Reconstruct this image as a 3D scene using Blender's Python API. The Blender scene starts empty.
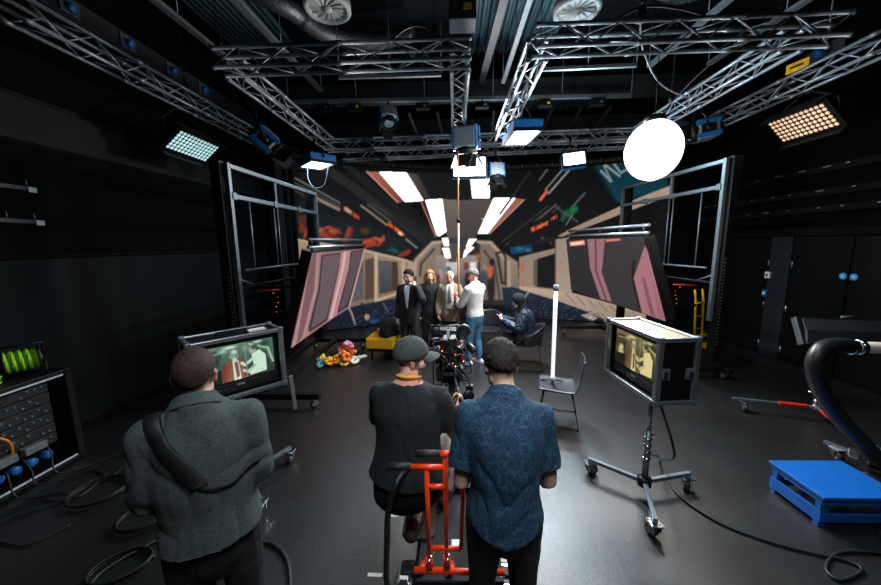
import bpy, bmesh, math, random
import numpy as np
from mathutils import Vector, Matrix, Euler, noise
from mathutils.bvhtree import BVHTree
random.seed(7)
PI = math.pi
C = bpy.context.scene.collection
V = Vector
R = math.radians

# ------------------------------------------------------------------ camera
FPX, CXP, CYP, CAMH = 330.0, 440.5, 292.5, 2.2
PITCH, YAW, ROLL = R(8.45), R(2.5), R(0.75)
f_ = V((-math.sin(YAW)*math.cos(PITCH), math.cos(YAW)*math.cos(PITCH), -math.sin(PITCH)))
r0 = V((math.cos(YAW), math.sin(YAW), 0)); u0 = r0.cross(f_)
r_ = math.cos(ROLL)*r0 - math.sin(ROLL)*u0
u_ = math.sin(ROLL)*r0 + math.cos(ROLL)*u0
CAMP = V((0, 0, CAMH))
cam_data = bpy.data.cameras.new('camera'); cam = bpy.data.objects.new('camera', cam_data); C.objects.link(cam)
cam_data.sensor_width = 36.0; cam_data.lens = 36.0*FPX/881.0; cam_data.clip_start = 0.05; cam_data.clip_end = 100
M4 = Matrix.Identity(4)
for i in range(3):
    M4[i][0] = r_[i]; M4[i][1] = u_[i]; M4[i][2] = -f_[i]; M4[i][3] = CAMP[i]
cam.matrix_world = M4
bpy.context.scene.camera = cam

def proj(p):
    d = V(p)-CAMP; z = d.dot(f_)
    return CXP+FPX*d.dot(r_)/z, CYP-FPX*d.dot(u_)/z
def at(x, y, X=None, Y=None, Z=None):          # where the sight line of a photo point meets a plane of the room
    d = f_+(x-CXP)/FPX*r_-(y-CYP)/FPX*u_
    t = X/d[0] if X is not None else (Y/d[1] if Y is not None else (Z-CAMH)/d[2])
    return CAMP+t*d

# ------------------------------------------------------------------ materials
def srgb(c):
    return tuple(((v/255)/12.92 if v/255 <= .04045 else ((v/255+.055)/1.055)**2.4) for v in c)
def mat(name, col, rough=.5, metal=0., var=.25, scale=25., bump=0., bscale=80., emit=None, estr=0., spec=None, coat=0.):
    m = bpy.data.materials.new(name); m.use_nodes = True
    nt = m.node_tree; b = nt.nodes['Principled BSDF']
    c = srgb(col)
    tc = nt.nodes.new('ShaderNodeTexCoord')
    nz = nt.nodes.new('ShaderNodeTexNoise'); nz.inputs['Scale'].default_value = scale; nz.inputs['Detail'].default_value = 4
    nt.links.new(tc.outputs['Object'], nz.inputs['Vector'])
    rp = nt.nodes.new('ShaderNodeValToRGB')
    rp.color_ramp.elements[0].position = .3; rp.color_ramp.elements[1].position = .7
    rp.color_ramp.elements[0].color = tuple(v*(1-var) for v in c)+(1,)
    rp.color_ramp.elements[1].color = tuple(min(1, v*(1+var)) for v in c)+(1,)
    nt.links.new(nz.outputs['Fac'], rp.inputs['Fac']); nt.links.new(rp.outputs['Color'], b.inputs['Base Color'])
    b.inputs['Roughness'].default_value = rough; b.inputs['Metallic'].default_value = metal
    if spec is not None: b.inputs['Specular IOR Level'].default_value = spec
    if coat: b.inputs['Coat Weight'].default_value = coat
    if bump:
        n2 = nt.nodes.new('ShaderNodeTexNoise'); n2.inputs['Scale'].default_value = bscale; n2.inputs['Detail'].default_value = 3
        nt.links.new(tc.outputs['Object'], n2.inputs['Vector'])
        bp = nt.nodes.new('ShaderNodeBump'); bp.inputs['Strength'].default_value = bump; bp.inputs['Distance'].default_value = .01
        nt.links.new(n2.outputs['Fac'], bp.inputs['Height']); nt.links.new(bp.outputs['Normal'], b.inputs['Normal'])
    if emit:
        b.inputs['Emission Color'].default_value = srgb(emit)+(1,); b.inputs['Emission Strength'].default_value = estr
    return m
def attr_mat(name, rough=.6, estr=0., spec=.3, bump=0., bscale=200., sss=0.):
    m = bpy.data.materials.new(name); m.use_nodes = True
    nt = m.node_tree; b = nt.nodes['Principled BSDF']
    a = nt.nodes.new('ShaderNodeAttribute'); a.attribute_name = 'Col'
    if estr:
        b.inputs['Base Color'].default_value = (.004, .004, .004, 1)
        nt.links.new(a.outputs['Color'], b.inputs['Emission Color']); b.inputs['Emission Strength'].default_value = estr
    else:
        nt.links.new(a.outputs['Color'], b.inputs['Base Color'])
    b.inputs['Roughness'].default_value = rough; b.inputs['Specular IOR Level'].default_value = spec
    if sss:
        b.inputs['Subsurface Weight'].default_value = sss; b.inputs['Subsurface Radius'].default_value = (.02, .008, .004)
        b.inputs['Subsurface Scale'].default_value = .3
    if bump:
        tc = nt.nodes.new('ShaderNodeTexCoord'); n2 = nt.nodes.new('ShaderNodeTexNoise'); n2.inputs['Scale'].default_value = bscale
        nt.links.new(tc.outputs['Object'], n2.inputs['Vector'])
        bp = nt.nodes.new('ShaderNodeBump'); bp.inputs['Strength'].default_value = bump; bp.inputs['Distance'].default_value = .01
        nt.links.new(n2.outputs['Fac'], bp.inputs['Height']); nt.links.new(bp.outputs['Normal'], b.inputs['Normal'])
    return m

BLACKM = mat('black_metal', (15, 16, 18), .5, .3, spec=.3)
BLACKP = mat('black_plastic', (20, 20, 22), .5)
MATTE = mat('matte_black', (9, 9, 10), .9, spec=.08)
RUBBER = mat('rubber', (16, 16, 17), .65)
CABLE = mat('cable_black', (20, 21, 23), .5)
ALU = mat('aluminium', (176, 184, 190), .32, .9, .12)
ALUD = mat('dull_aluminium', (104, 114, 122), .45, .6, .15)
TRUSSM = mat('truss_aluminium', (128, 137, 144), .42, .5, .15)
FRAMEM = mat('frame_steel', (96, 108, 116), .45, .5, .15)
CHROME = mat('chrome', (205, 208, 210), .18, 1., .05)
GREYM = mat('grey_metal', (95, 103, 110), .45, .5)
BLUEP = mat('blue_paint', (18, 92, 160), .4)
BLUES = mat('blue_step_paint', (8, 86, 164), .42, 0, .12, 18, .15, 120)
ORANGE = mat('orange_paint', (226, 58, 14), .35, 0, .1)
REDP = mat('red_paint', (190, 40, 20), .4)
YELLOW = mat('yellow_paint', (228, 176, 20), .45)
YELFAB = mat('yellow_fabric', (226, 172, 16), .85, 0, .12, 60, .3, 300)
WHITEP = mat('white_plastic', (225, 225, 222), .5, 0, .05)
GREYP = mat('grey_plastic', (150, 152, 152), .5)
BROWN = mat('brown_board', (70, 50, 44), .7, 0, .35, 14)
CARPET = mat('dark_carpet', (60, 60, 62), .95, 0, .4, 160, .5, 300)
GOLD = mat('brass_pole', (168, 118, 78), .4, .4, .1)
GREEN = mat('lime_cable', (150, 214, 20), .5, 0, .15)
FOIL = mat('foil_duct', (84, 88, 92), .3, .7, .5, 40, 1., 50)
WOODTOP = mat('case_top', (150, 124, 100), .55, 0, .08, 30)
DENIM = mat('denim', (72, 118, 150), .85, 0, .3, 30, .3, 300)
def light_mat(name, col, s): return mat(name, col, .5, emit=col, estr=s, var=.02)

# ------------------------------------------------------------------ mesh builder
class MB:
    def __init__(s): s.v = []; s.f = []; s.sm = []
    def add(s, vs, fs, smooth=False):
        o = len(s.v); s.v += [V(p) for p in vs]
        for f in fs: s.f.append(tuple(i+o for i in f)); s.sm.append(smooth)
        return s
    def box(s, c, size, rot=None):
        h = [d/2 for d in size]; c = V(c)
        vs = [V((x*h[0], y*h[1], z*h[2])) for x in (-1, 1) for y in (-1, 1) for z in (-1, 1)]
        if rot is not None:
            m = rot if isinstance(rot, Matrix) else Euler(rot).to_matrix()
            vs = [m @ p for p in vs]
        return s.add([p+c for p in vs], [(0, 1, 3, 2), (4, 6, 7, 5), (0, 4, 5, 1), (2, 3, 7, 6), (0, 2, 6, 4), (1, 5, 7, 3)])
    def bar(s, p, q, w, h, up=(0, 0, 1)):
        p, q = V(p), V(q); d = q-p; L = d.length; z = d.normalized(); up = V(up)
        if abs(z.dot(up)) > .98: up = V((0, 1, 0))
        x = up.cross(z).normalized(); y = z.cross(x)
        m = Matrix((x, y, z)).transposed()
        return s.box((p+q)/2, (w, h, L), m)
    def tube(s, pts, r, n=10, closed=False, cap=True):
        pts = [V(p) for p in pts]; k = len(pts)
        rr = r if isinstance(r, (list, tuple)) else [r]*k
        rings = []; prev = None
        for i in range(k):
            if closed: t = pts[(i+1) % k]-pts[i-1]
            else: t = pts[min(i+1, k-1)]-pts[max(i-1, 0)]
            t = t.normalized() if t.length > 1e-9 else V((0, 0, 1))
            if prev is None:
                a = V((0, 0, 1)) if abs(t.z) < .9 else V((1, 0, 0)); x = (a-t*a.dot(t)).normalized()
            else:
                x = prev-t*prev.dot(t); x = x.normalized() if x.length > 1e-6 else prev
            prev = x; y = t.cross(x)
            rings.append([pts[i]+(x*math.cos(2*PI*j/n)+y*math.sin(2*PI*j/n))*rr[i] for j in range(n)])
        o = len(s.v); s.v += [p for g in rings for p in g]
        for i in range(k if closed else k-1):
            a, b = o+i*n, o+((i+1) % k)*n
            for j in range(n):
                s.f.append((a+j, a+(j+1) % n, b+(j+1) % n, b+j)); s.sm.append(True)
        if cap and not closed:
            s.f.append(tuple(o+j for j in reversed(range(n)))); s.sm.append(False)
            s.f.append(tuple(o+(k-1)*n+j for j in range(n))); s.sm.append(False)
        return s
    def cyl(s, p, q, r, n=12): return s.tube([p, q], r, n)
    def ell(s, c, r, rot=None, nu=16, nv=10):
        c = V(c); r = (r, r, r) if not hasattr(r, '__len__') else r
        m = rot if isinstance(rot, Matrix) else (Euler(rot).to_matrix() if rot is not None else Matrix.Identity(3))
        vs = [c+m @ V((0, 0, r[2]))]
        for i in range(1, nv):
            th = PI*i/nv
            for j in range(nu):
                ph = 2*PI*j/nu
                vs.append(c+m @ V((r[0]*math.sin(th)*math.cos(ph), r[1]*math.sin(th)*math.sin(ph), r[2]*math.cos(th))))
        vs.append(c+m @ V((0, 0, -r[2])))
        fs = [(0, 1+j, 1+(j+1) % nu) for j in range(nu)]
        for i in range(nv-2):
            for j in range(nu):
                a = 1+i*nu; b = a+nu
                fs.append((a+j, b+j, b+(j+1) % nu, a+(j+1) % nu))
        l = len(vs)-1; a = 1+(nv-2)*nu
        fs += [(l, a+(j+1) % nu, a+j) for j in range(nu)]
        return s.add(vs, fs, True)
    def lathe(s, prof, c, axis=(0, 0, 1), n=20):
        c = V(c); z = V(axis).normalized(); a = V((1, 0, 0)) if abs(z.x) < .9 else V((0, 1, 0))
        x = (a-z*a.dot(z)).normalized(); y = z.cross(x)
        vs = [c+z*h+(x*math.cos(2*PI*j/n)+y*math.sin(2*PI*j/n))*r for r, h in prof for j in range(n)]
        fs = []
        for i in range(len(prof)-1):
            for j in range(n): fs.append((i*n+j, i*n+(j+1) % n, (i+1)*n+(j+1) % n, (i+1)*n+j))
        s.add(vs, fs, True)
        k = len(prof)-1
        if prof[0][0] > 1e-4: s.add(vs[:n], [tuple(reversed(range(n)))])
        if prof[k][0] > 1e-4: s.add(vs[k*n:], [tuple(range(n))])
        return s
    def prism(s, poly, d):                    # poly: 3-D points, d: extrude vector
        k = len(poly); d = V(d); vs = [V(p) for p in poly]+[V(p)+d for p in poly]
        fs = [tuple(reversed(range(k))), tuple(range(k, 2*k))]+[(i, (i+1) % k, k+(i+1) % k, k+i) for i in range(k)]
        return s.add(vs, fs)
    def grid(s, fn, nu, nv, smooth=True):
        vs = [fn(i/nu, j/nv) for j in range(nv+1) for i in range(nu+1)]
        return s.add(vs, [(j*(nu+1)+i, j*(nu+1)+i+1, (j+1)*(nu+1)+i+1, (j+1)*(nu+1)+i) for j in range(nv) for i in range(nu)], smooth)
    def build(s, name, m, parent=None, world=False, bev=0., solid=0., sub=0):
        vs = s.v
        if parent is not None and world:
            inv = parent.matrix_basis.inverted(); vs = [inv @ p for p in vs]
        me = bpy.data.meshes.new(name); me.from_pydata([tuple(p) for p in vs], [], s.f)
        me.polygons.foreach_set('use_smooth', s.sm)
        bm = bmesh.new(); bm.from_mesh(me); bmesh.ops.recalc_face_normals(bm, faces=bm.faces); bm.to_mesh(me); bm.free()
        me.update()
        o = bpy.data.objects.new(name, me); C.objects.link(o)
        if m: me.materials.append(m)
        if parent is not None: o.parent = parent
        if solid:
            k = o.modifiers.new('s', 'SOLIDIFY'); k.thickness = solid; k.offset = 0
        if sub:
            k = o.modifiers.new('u', 'SUBSURF'); k.levels = sub; k.render_levels = sub
        if bev:
            k = o.modifiers.new('b', 'BEVEL'); k.width = bev; k.segments = 2; k.limit_method = 'ANGLE'; k.angle_limit = R(40)
        return o
def tag(o, label=None, cat=None, group=None, kind=None):
    if label: o['label'] = label
    if cat: o['category'] = cat
    if group: o['group'] = group
    if kind: o['kind'] = kind
    return o
def thing(name, label, cat, loc=(0, 0, 0), rotz=0., group=None):
    o = bpy.data.objects.new(name, None); C.objects.link(o)
    o.location = loc; o.rotation_euler = (0, 0, rotz); o.empty_display_size = .1
    o.matrix_basis = Matrix.Translation(V(loc)) @ Matrix.Rotation(rotz, 4, 'Z')
    return tag(o, label, cat, group)
def single(mb, name, m, label, cat, group=None, kind=None, **k):
    xs = [p.x for p in mb.v]; ys = [p.y for p in mb.v]; zs = [p.z for p in mb.v]
    b = V(((min(xs)+max(xs))/2, (min(ys)+max(ys))/2, min(zs)))
    mb.v = [p-b for p in mb.v]
    o = mb.build(name, m, **k); o.location = b
    return tag(o, label, cat, group, kind)
def struct(mb, name, m, **k): return tag(mb.build(name, m, **k), kind='structure')
def dup(root, loc, rotz=None, label=None, group=None, scale=None):
    r = root.copy(); C.objects.link(r)
    rz = root.rotation_euler[2] if rotz is None else rotz
    r.matrix_basis = Matrix.Translation(V(loc)) @ Matrix.Rotation(rz, 4, 'Z')
    if scale: r.scale = (scale,)*3
    if label: r['label'] = label
    if group: r['group'] = group
    for ch in list(root.children):
        c = ch.copy(); C.objects.link(c); c.parent = r
        for g in list(ch.children):
            d = g.copy(); C.objects.link(d); d.parent = c
    return r
def spline(pts, k=6):
    pts = [V(p) for p in pts]; out = []
    for i in range(len(pts)-1):
        p0 = pts[max(i-1, 0)]; p1 = pts[i]; p2 = pts[i+1]; p3 = pts[min(i+2, len(pts)-1)]
        for j in range(k):
            t = j/k
            out.append(.5*((2*p1)+(p2-p0)*t+(2*p0-5*p1+4*p2-p3)*t*t+(3*p1-p0-3*p2+p3)*t**3))
    return out+[pts[-1]]
def setcol(me, cols):
    a = me.color_attributes.new('Col', 'FLOAT_COLOR', 'POINT')
    a.data.foreach_set('color', np.asarray(cols, dtype=np.float32).ravel())

# ------------------------------------------------------------------ raster pictures shown on the LED screens
def lin(a):
    a = np.asarray(a, float)/255.
    return np.where(a <= .04045, a/12.92, ((np.maximum(a, 0)+.055)/1.055)**2.4)
class Canvas:
    def __init__(s, x0, y0, x1, y1, k, bg):
        s.x0, s.y0, s.k = x0, y0, k
        s.w, s.h = int((x1-x0)*k), int((y1-y0)*k)
        s.a = np.zeros((s.h, s.w, 3))+np.array(bg, float)
    def _xy(s, bx):
        i0 = max(0, int((bx[0]-s.x0)*s.k)-1); i1 = min(s.w, int((bx[2]-s.x0)*s.k)+2)
        j0 = max(0, int((bx[1]-s.y0)*s.k)-1); j1 = min(s.h, int((bx[3]-s.y0)*s.k)+2)
        if i1 <= i0 or j1 <= j0: return None
        X, Y = np.meshgrid((np.arange(i0, i1)+.5)/s.k+s.x0, (np.arange(j0, j1)+.5)/s.k+s.y0)
        return (slice(j0, j1), slice(i0, i1)), X, Y
    def _put(s, sl, m, col, al):
        m = (m*al)[..., None]; s.a[sl] = s.a[sl]*(1-m)+np.asarray(col, float)*m
    def poly(s, pts, col, al=1., col2=None, axis=1):
        xs = [p[0] for p in pts]; ys = [p[1] for p in pts]
        r = s._xy((min(xs), min(ys), max(xs), max(ys)))
        if r is None: return
        sl, X, Y = r; m = np.zeros(X.shape, bool); n = len(pts)
        for i in range(n):
            (xa, ya), (xb, yb) = pts[i], pts[(i+1) % n]
            if ya == yb: continue
            c = ((ya > Y) != (yb > Y)) & (X < (xb-xa)*(Y-ya)/(yb-ya)+xa); m ^= c
        if col2 is not None:
            t = ((Y-min(ys))/(max(ys)-min(ys)+1e-6)) if axis else ((X-min(xs))/(max(xs)-min(xs)+1e-6))
            col = np.array(col, float)*(1-t[..., None])+np.array(col2, float)*t[..., None]
        s._put(sl, m.astype(float), col, al)
    def line(s, pts, w, col, al=1.):
        for (p, q) in zip(pts[:-1], pts[1:]):
            r = s._xy((min(p[0], q[0])-w, min(p[1], q[1])-w, max(p[0], q[0])+w, max(p[1], q[1])+w))
            if r is None: continue
            sl, X, Y = r; dx, dy = q[0]-p[0], q[1]-p[1]; L = dx*dx+dy*dy+1e-9
            t = np.clip(((X-p[0])*dx+(Y-p[1])*dy)/L, 0, 1)
            d = np.hypot(X-p[0]-t*dx, Y-p[1]-t*dy)
            s._put(sl, np.clip((w/2-d)*s.k+.5, 0, 1), col, al)
    def ell(s, c, rx, ry, col, al=1., soft=.25, ang=0.):
        R_ = max(rx, ry); r = s._xy((c[0]-R_, c[1]-R_, c[0]+R_, c[1]+R_))
        if r is None: return
        sl, X, Y = r; ca, sa = math.cos(ang), math.sin(ang)
        u = (X-c[0])*ca+(Y-c[1])*sa; v = -(X-c[0])*sa+(Y-c[1])*ca
        d = np.hypot(u/rx, v/ry); s._put(sl, np.clip((1-d)/soft, 0, 1), col, al)
    def dots(s, p, q, w, col, n, seed=1):
        rg = random.Random(seed)
        for i in range(n):
            t = (i+.5)/n
            if rg.random() < .2: continue
            x = p[0]+(q[0]-p[0])*t; y = p[1]+(q[1]-p[1])*t
            h = w*(.35+.3*rg.random())
            s.line([(x, y-h), (x+.3, y+h)], .9, col, .95)
            if rg.random() < .5: s.line([(x-.5, y+h*rg.uniform(-1, 1)), (x+1.2, y+h*rg.uniform(-1, 1))], .8, col, .9)
    def blur(s, bx, n=1, rep=2):
        i0 = max(0, int((bx[0]-s.x0)*s.k)); i1 = min(s.w, int((bx[2]-s.x0)*s.k)); j0 = max(0, int((bx[1]-s.y0)*s.k)); j1 = min(s.h, int((bx[3]-s.y0)*s.k))
        a = s.a[j0:j1, i0:i1]
        for _ in range(rep):
            for ax in (0, 1):
                p = np.pad(a, [(n, n) if ax == d else (0, 0) for d in range(3)], mode='edge'); L = a.shape[ax]
                a = sum(np.take(p, range(i, i+L), axis=ax) for i in range(2*n+1))/(2*n+1)
        s.a[j0:j1, i0:i1] = a
    def grain(s, amt, seed=3):
        rg = np.random.RandomState(seed); s.a *= 1+amt*(rg.rand(s.h, s.w, 1)-.5)
    def sample(s, x, y):
        i = np.clip((x-s.x0)*s.k-.5, 0, s.w-1.01); j = np.clip((y-s.y0)*s.k-.5, 0, s.h-1.01)
        a, b = i.astype(int), j.astype(int); u, v = (i-a)[:, None], (j-b)[:, None]
        A = s.a
        return (A[b, a]*(1-u)+A[b, a+1]*u)*(1-v)+(A[b+1, a]*(1-u)+A[b+1, a+1]*u)*v
SCREEN = attr_mat('led_picture', .6, 1.0, .05)
def picture(name, fn, nu, nv, cols, parent, world=True):
    mb = MB(); mb.grid(fn, nu, nv)
    o = mb.build(name, SCREEN, parent, world)
    cl = lin(np.minimum(cols, 255.)); hot = np.maximum(cols.max(axis=1, keepdims=True)/255., 1.)
    setcol(o.data, np.concatenate([cl*hot, np.ones((len(cl), 1))], axis=1))
    return o

# ================================================================== ROOM SHELL
XL, XR, YB, YF, ZC = -4.5, 6.05, 10.7, -3.2, 6.3
def floor_mat():
    m = mat('studio_floor', (18, 19, 20), .4, 0, .3, 1.3, spec=.95)
    nt = m.node_tree; b = nt.nodes['Principled BSDF']
    tc = nt.nodes.new('ShaderNodeTexCoord')
    n1 = nt.nodes.new('ShaderNodeTexNoise'); n1.inputs['Scale'].default_value = 55; n1.inputs['Detail'].default_value = 6; n1.inputs['Roughness'].default_value = .7
    n2 = nt.nodes.new('ShaderNodeTexNoise'); n2.inputs['Scale'].default_value = 2.2; n2.inputs['Detail'].default_value = 5
    mp = nt.nodes.new('ShaderNodeMapRange'); mp.inputs['To Min'].default_value = .26; mp.inputs['To Max'].default_value = .5
    ad = nt.nodes.new('ShaderNodeMath'); ad.operation = 'MULTIPLY_ADD'; ad.inputs[1].default_value = .5
    nt.links.new(tc.outputs['Object'], n1.inputs['Vector']); nt.links.new(tc.outputs['Object'], n2.inputs['Vector'])
    nt.links.new(n1.outputs['Fac'], ad.inputs[0]); 
    hm = nt.nodes.new('ShaderNodeMath'); hm.operation = 'MULTIPLY'; hm.inputs[1].default_value = .5
    nt.links.new(n2.outputs['Fac'], hm.inputs[0]); nt.links.new(hm.outputs[0], ad.inputs[2])
    nt.links.new(ad.outputs[0], mp.inputs['Value']); nt.links.new(mp.outputs[0], b.inputs['Roughness'])
    bp = nt.nodes.new('ShaderNodeBump'); bp.inputs['Strength'].default_value = .5; bp.inputs['Distance'].default_value = .004
    nt.links.new(n1.outputs['Fac'], bp.inputs['Height']); nt.links.new(bp.outputs['Normal'], b.inputs['Normal'])
    return m
WALLM = mat('black_wall', (13, 17, 19), .8, 0, .15, 2, .15, 120, spec=.12)
WALLU = mat('black_wall_cloth', (5, 6, 7), .95, 0, .2, 3, spec=.06)
BANDM = mat('grey_wall_band', (26, 28, 30), .8, 0, .15, 3, spec=.1)
DOORM = mat('black_door', (6, 7, 8), .55, 0, .15, 3, spec=.1)
COLM = mat('dark_grey_wall', (30, 35, 40), .8, 0, .12, 20, spec=.1)
CEILM = mat('dark_ceiling', (14, 18, 20), .85, 0, .5, 1.2, spec=.1)
BEAMM = mat('ceiling_steel', (46, 52, 56), .6, .3, .25)
W, D = XR-XL, YB-YF
mx, my = (XL+XR)/2, (YB+YF)/2
struct(MB().box((mx, my, -.05), (W+.6, D+.6, .1)), 'floor', floor_mat())
struct(MB().box((mx, my, ZC+.05), (W+.6, D+.6, .1)), 'ceiling', CEILM)
struct(MB().box((mx, YB+.05, ZC/2), (W+.4, .1, ZC)), 'wall_back', WALLU)
struct(MB().box((mx, YF-.05, ZC/2), (W+.4, .1, ZC)), 'wall_front', WALLU)
struct(MB().box((XL-.05, my, ZC/2), (.1, D, ZC)), 'wall_left', WALLM)
struct(MB().box((XR+.05, my, ZC/2), (.1, D, ZC)), 'wall_right', WALLU)
struct(MB().box((XL+.02, my, 2.72), (.04, D, 1.14), ), 'trim_1', WALLU)
struct(MB().box((XL+.02, my, 3.52), (.04, D, .42)), 'trim_2', BANDM)
struct(MB().box((XL+.015, my, 5.05), (.03, D, 2.5)), 'trim_3', WALLU)
struct(MB().box((XL+.02, my, 2.12), (.05, D, .04)), 'trim_4', MATTE)
struct(MB().box((XL+.01, my, .05), (.02, D, .1)), 'baseboard_left', MATTE)
XW = XR-.02
def yw(px, py=300): return at(px, py, X=XW).y
ya, yb_, yc, yd = yw(731), yw(767), yw(787), yw(846)
ye = yd-(yc-yd)
ZD = at(767, 237, X=XW).z
struct(MB().box((XR-.03, (yb_+yc)/2, ZD/2), (.06, yb_-yc, ZD)), 'wall_right_pier', COLM)
struct(MB().box((XR-.05, (ya+ye)/2, ZD+.07), (.1, ya-ye+.2, .12)), 'trim_5', MATTE)
def door(nm, y0, y1, hinge, sign):
    d = tag(MB().box((XR-.02, (y0+y1)/2, ZD/2), (.04, abs(y1-y0)-.02, ZD-.02)).build(nm, DOORM, bev=.004), kind='structure')
    for z in (.18, .95, 1.75):
        MB().cyl((XR-.05, hinge, z-.06), (XR-.05, hinge, z+.06), .011).build('hinge', ALU, d)
    if sign is not None:
        MB().cyl((XR-.04, sign, 1.62), (XR-.048, sign, 1.62), .05, 24).build('safety_sign', light_mat('blue_sign_glow', (30, 120, 190), .25), d)  # disc glows faintly in place of light falling on it
        g = MB()
        for z, w in ((1.636, .034), (1.62, .05), (1.604, .034)): g.box((XR-.05, sign, z), (.004, w, .006))
        g.build('sign_lettering', WHITEP, d)
    return d
door('door_1', ya, yb_, yb_+.03, None)
door('door_2', yd, yc, yc-.03, yd+.07)
door('door_3', ye, yd, ye+.03, yd-.07)
# cable trays and rails on the right wall
for (pa, pb, lab) in (((740, 185), (881, 159), 'highest black wall rail with small grey brackets above the doors'),
                 ((740, 203), (881, 185), 'middle black wall rail with small fittings above the doors'),
                 ((740, 217), (881, 203), 'lowest black wall rail just above the doors')):
    a = at(*pa, X=XR-.1); b = at(*pb, X=XR-.1)
    z = (a.z+b.z)/2
    t = thing('wall_rail', lab, 'rail', (XR-.06, 6.0, z-.05), 0, 'rails on the right wall')
    MB().box((XR-.06, 5.5, z), (.12, 7.0, .1)).build('rail', mat('wall_rail_black', (9, 10, 11), .8, spec=.1), t, True)
    rg = random.Random(int(z*100))
    for i in range(16): MB().box((XR-.14, 2.4+i*.42+rg.uniform(-.1, .1), z+.02), (.03, rg.choice([.03, .05, .12]), .02)).build('bracket', GREYM, t, True)
# little boxes on the pier
yp = (yb_+yc)/2
for (px, py, m, nm, lab, cat) in ((768, 275, WHITEP, 'wall_switch', 'white switch box on the grey pier between the doors', 'switch'),
                            (765, 293, BLUEP, 'call_point', 'blue call point box below the white switch on the grey pier', 'call point')):
    p = at(px, py, X=XR-.08)
    t = thing(nm, lab, cat, (XR-.06, p.y, p.z-.06))
    MB().box((-.02, 0, .06), (.04, .1, .12)).build('housing', m, t, bev=.006)
    MB().box((-.045, .0, .06), (.012, .045, .05)).build('button', GREYM if m is WHITEP else WHITEP, t, bev=.003)
p = at(730, 233, X=XR-.04)
t = thing('wall_sensor', 'small white sensor box on the right wall above the first door', 'sensor', p)
MB().box((0, 0, 0), (.04, .08, .12)).build('housing', WHITEP, t, bev=.006); MB().box((-.025, 0, -.02), (.01, .04, .03)).build('lens', BLACKP, t)
p = at(686, 298, X=XR-.05)
t = thing('exit_sign', 'small glowing green exit light low on the right wall', 'exit sign', (XR-.03, p.y, p.z-.05))
MB().box((0, 0, .05), (.05, .4, .14)).build('housing', BLACKP, t, bev=.005)
MB().box((-.03, .11, .05), (.012, .12, .08)).build('lamp', light_mat('exit_green', (20, 200, 60), 1.2), t)
MB().box((-.03, -.09, .05), (.012, .12, .08)).build('lamp', light_mat('exit_green_b', (20, 200, 60), .7), t)
# left wall: little fittings and the high cable trunking with blue sockets
for k, (px, py) in enumerate(((29, 189), (37, 222))):
    p = at(px, py, X=XL+.06)
    lab = ('upper', 'lower')[k]+' black bracket rail with a white end plate on the left wall'
    t = thing('wall_bracket', lab, 'bracket', (XL+.06, p.y, p.z-.03), 0, 'bracket rails on the left wall')
    MB().box((0, -.5, .03), (.06, 1.0, .04)).build('rail', BLACKM, t)
    MB().box((.03, 0, .02), (.02, .07, .05)).build('end_plate', GREYP, t)
    for j in range(3): MB().cyl((.02, -.03-.22*j, .04), (.02, -.03-.22*j, .12), .006, 6).build('hook', GREYM, t)
t = thing('cable_trunking', 'black cable trunking running high along the left wall', 'trunking', (XL+.1, 4, 4.55))
pa, pb = at(70, 8, X=XL+.2), at(203, 88, X=XL+.2)
zt = (pa.z+pb.z)/2
MB().box((XL+.1, 4.2, zt), (.16, 9.0, .24)).build('trunk', mat('trunk_black', (20, 23, 26), .6), t, True)
for k, (px, py) in enumerate(((70, 10), (128, 42), (172, 68), (203, 87))):
    y = at(px, py, X=XL+.2).y
    q = thing('power_socket', ('first', 'second', 'third', 'fourth')[k]+' blue power socket along the high trunking, counted from the near end', 'socket', (XL+.195, y, zt-.08), 0, 'blue sockets on the high trunking')
    MB().box((.0, 0, .08), (.02, .2, .16)).build('plate', GREYM, q, bev=.004)
    MB().lathe([(.055, 0), (.055, .05), (.045, .06), (.0, .06)], (.01, 0, .07), (1, 0, -.3)).build('outlet', BLUEP, q)

# ================================================================== LED WALL
def wally(x): return 9.55-.07*(x-1.2)**2
WX0, WX1, WZ1 = -4.05, 5.2, 4.15
cv = Canvas(285, 120, 700, 350, 2, (11, 13, 14))
P_, Ln, Ed = cv.poly, cv.line, cv.ell
HOT = (800, 760, 730); HOTB = (560, 500, 450)
# dark curved ceiling shading
P_([(300, 172), (380, 172), (443, 240), (420, 248), (300, 215)], (20, 22, 24))
P_([(455, 172), (475, 172), (475, 240), (450, 240)], (40, 38, 37))
P_([(417, 173), (473, 173), (476, 200), (431, 199)], (24, 25, 26))
Ln([(320, 164), (421, 236)], 9, (36, 38, 40)); Ln([(345, 164), (432, 238)], 6, (27, 29, 31))
for o, c in ((0, 110), (5, 70), (9, 95), (13, 60)): Ln([(295, 178+o), (340, 203+o*.6)], 1.6, (c, c*.95, c*.9))
Ln([(312, 196), (339, 210)], 2.4, (150, 122, 100))
Ln([(361, 205.5), (387, 225)], 2., (150, 128, 110)); Ln([(368, 204.5), (391, 222)], 2, (80, 78, 76)); Ln([(372, 203), (395, 218)], 1.4, (60, 60, 60))
Ln([(406, 239), (417, 248)], 1.6, (150, 150, 145)); Ln([(380, 203), (426, 242)], 4, (33, 34, 36))
cv.dots((344, 208.5), (359, 218), 3.6, (232, 82, 48), 16, 2); Ln([(346, 208.5), (350, 212)], 3.5, (190, 175, 165), .75)
cv.dots((388, 223.6), (404, 235), 3.6, (255, 96, 44), 16, 4); Ln([(399, 233), (401.5, 234.6)], 2.4, (235, 225, 215))
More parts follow.
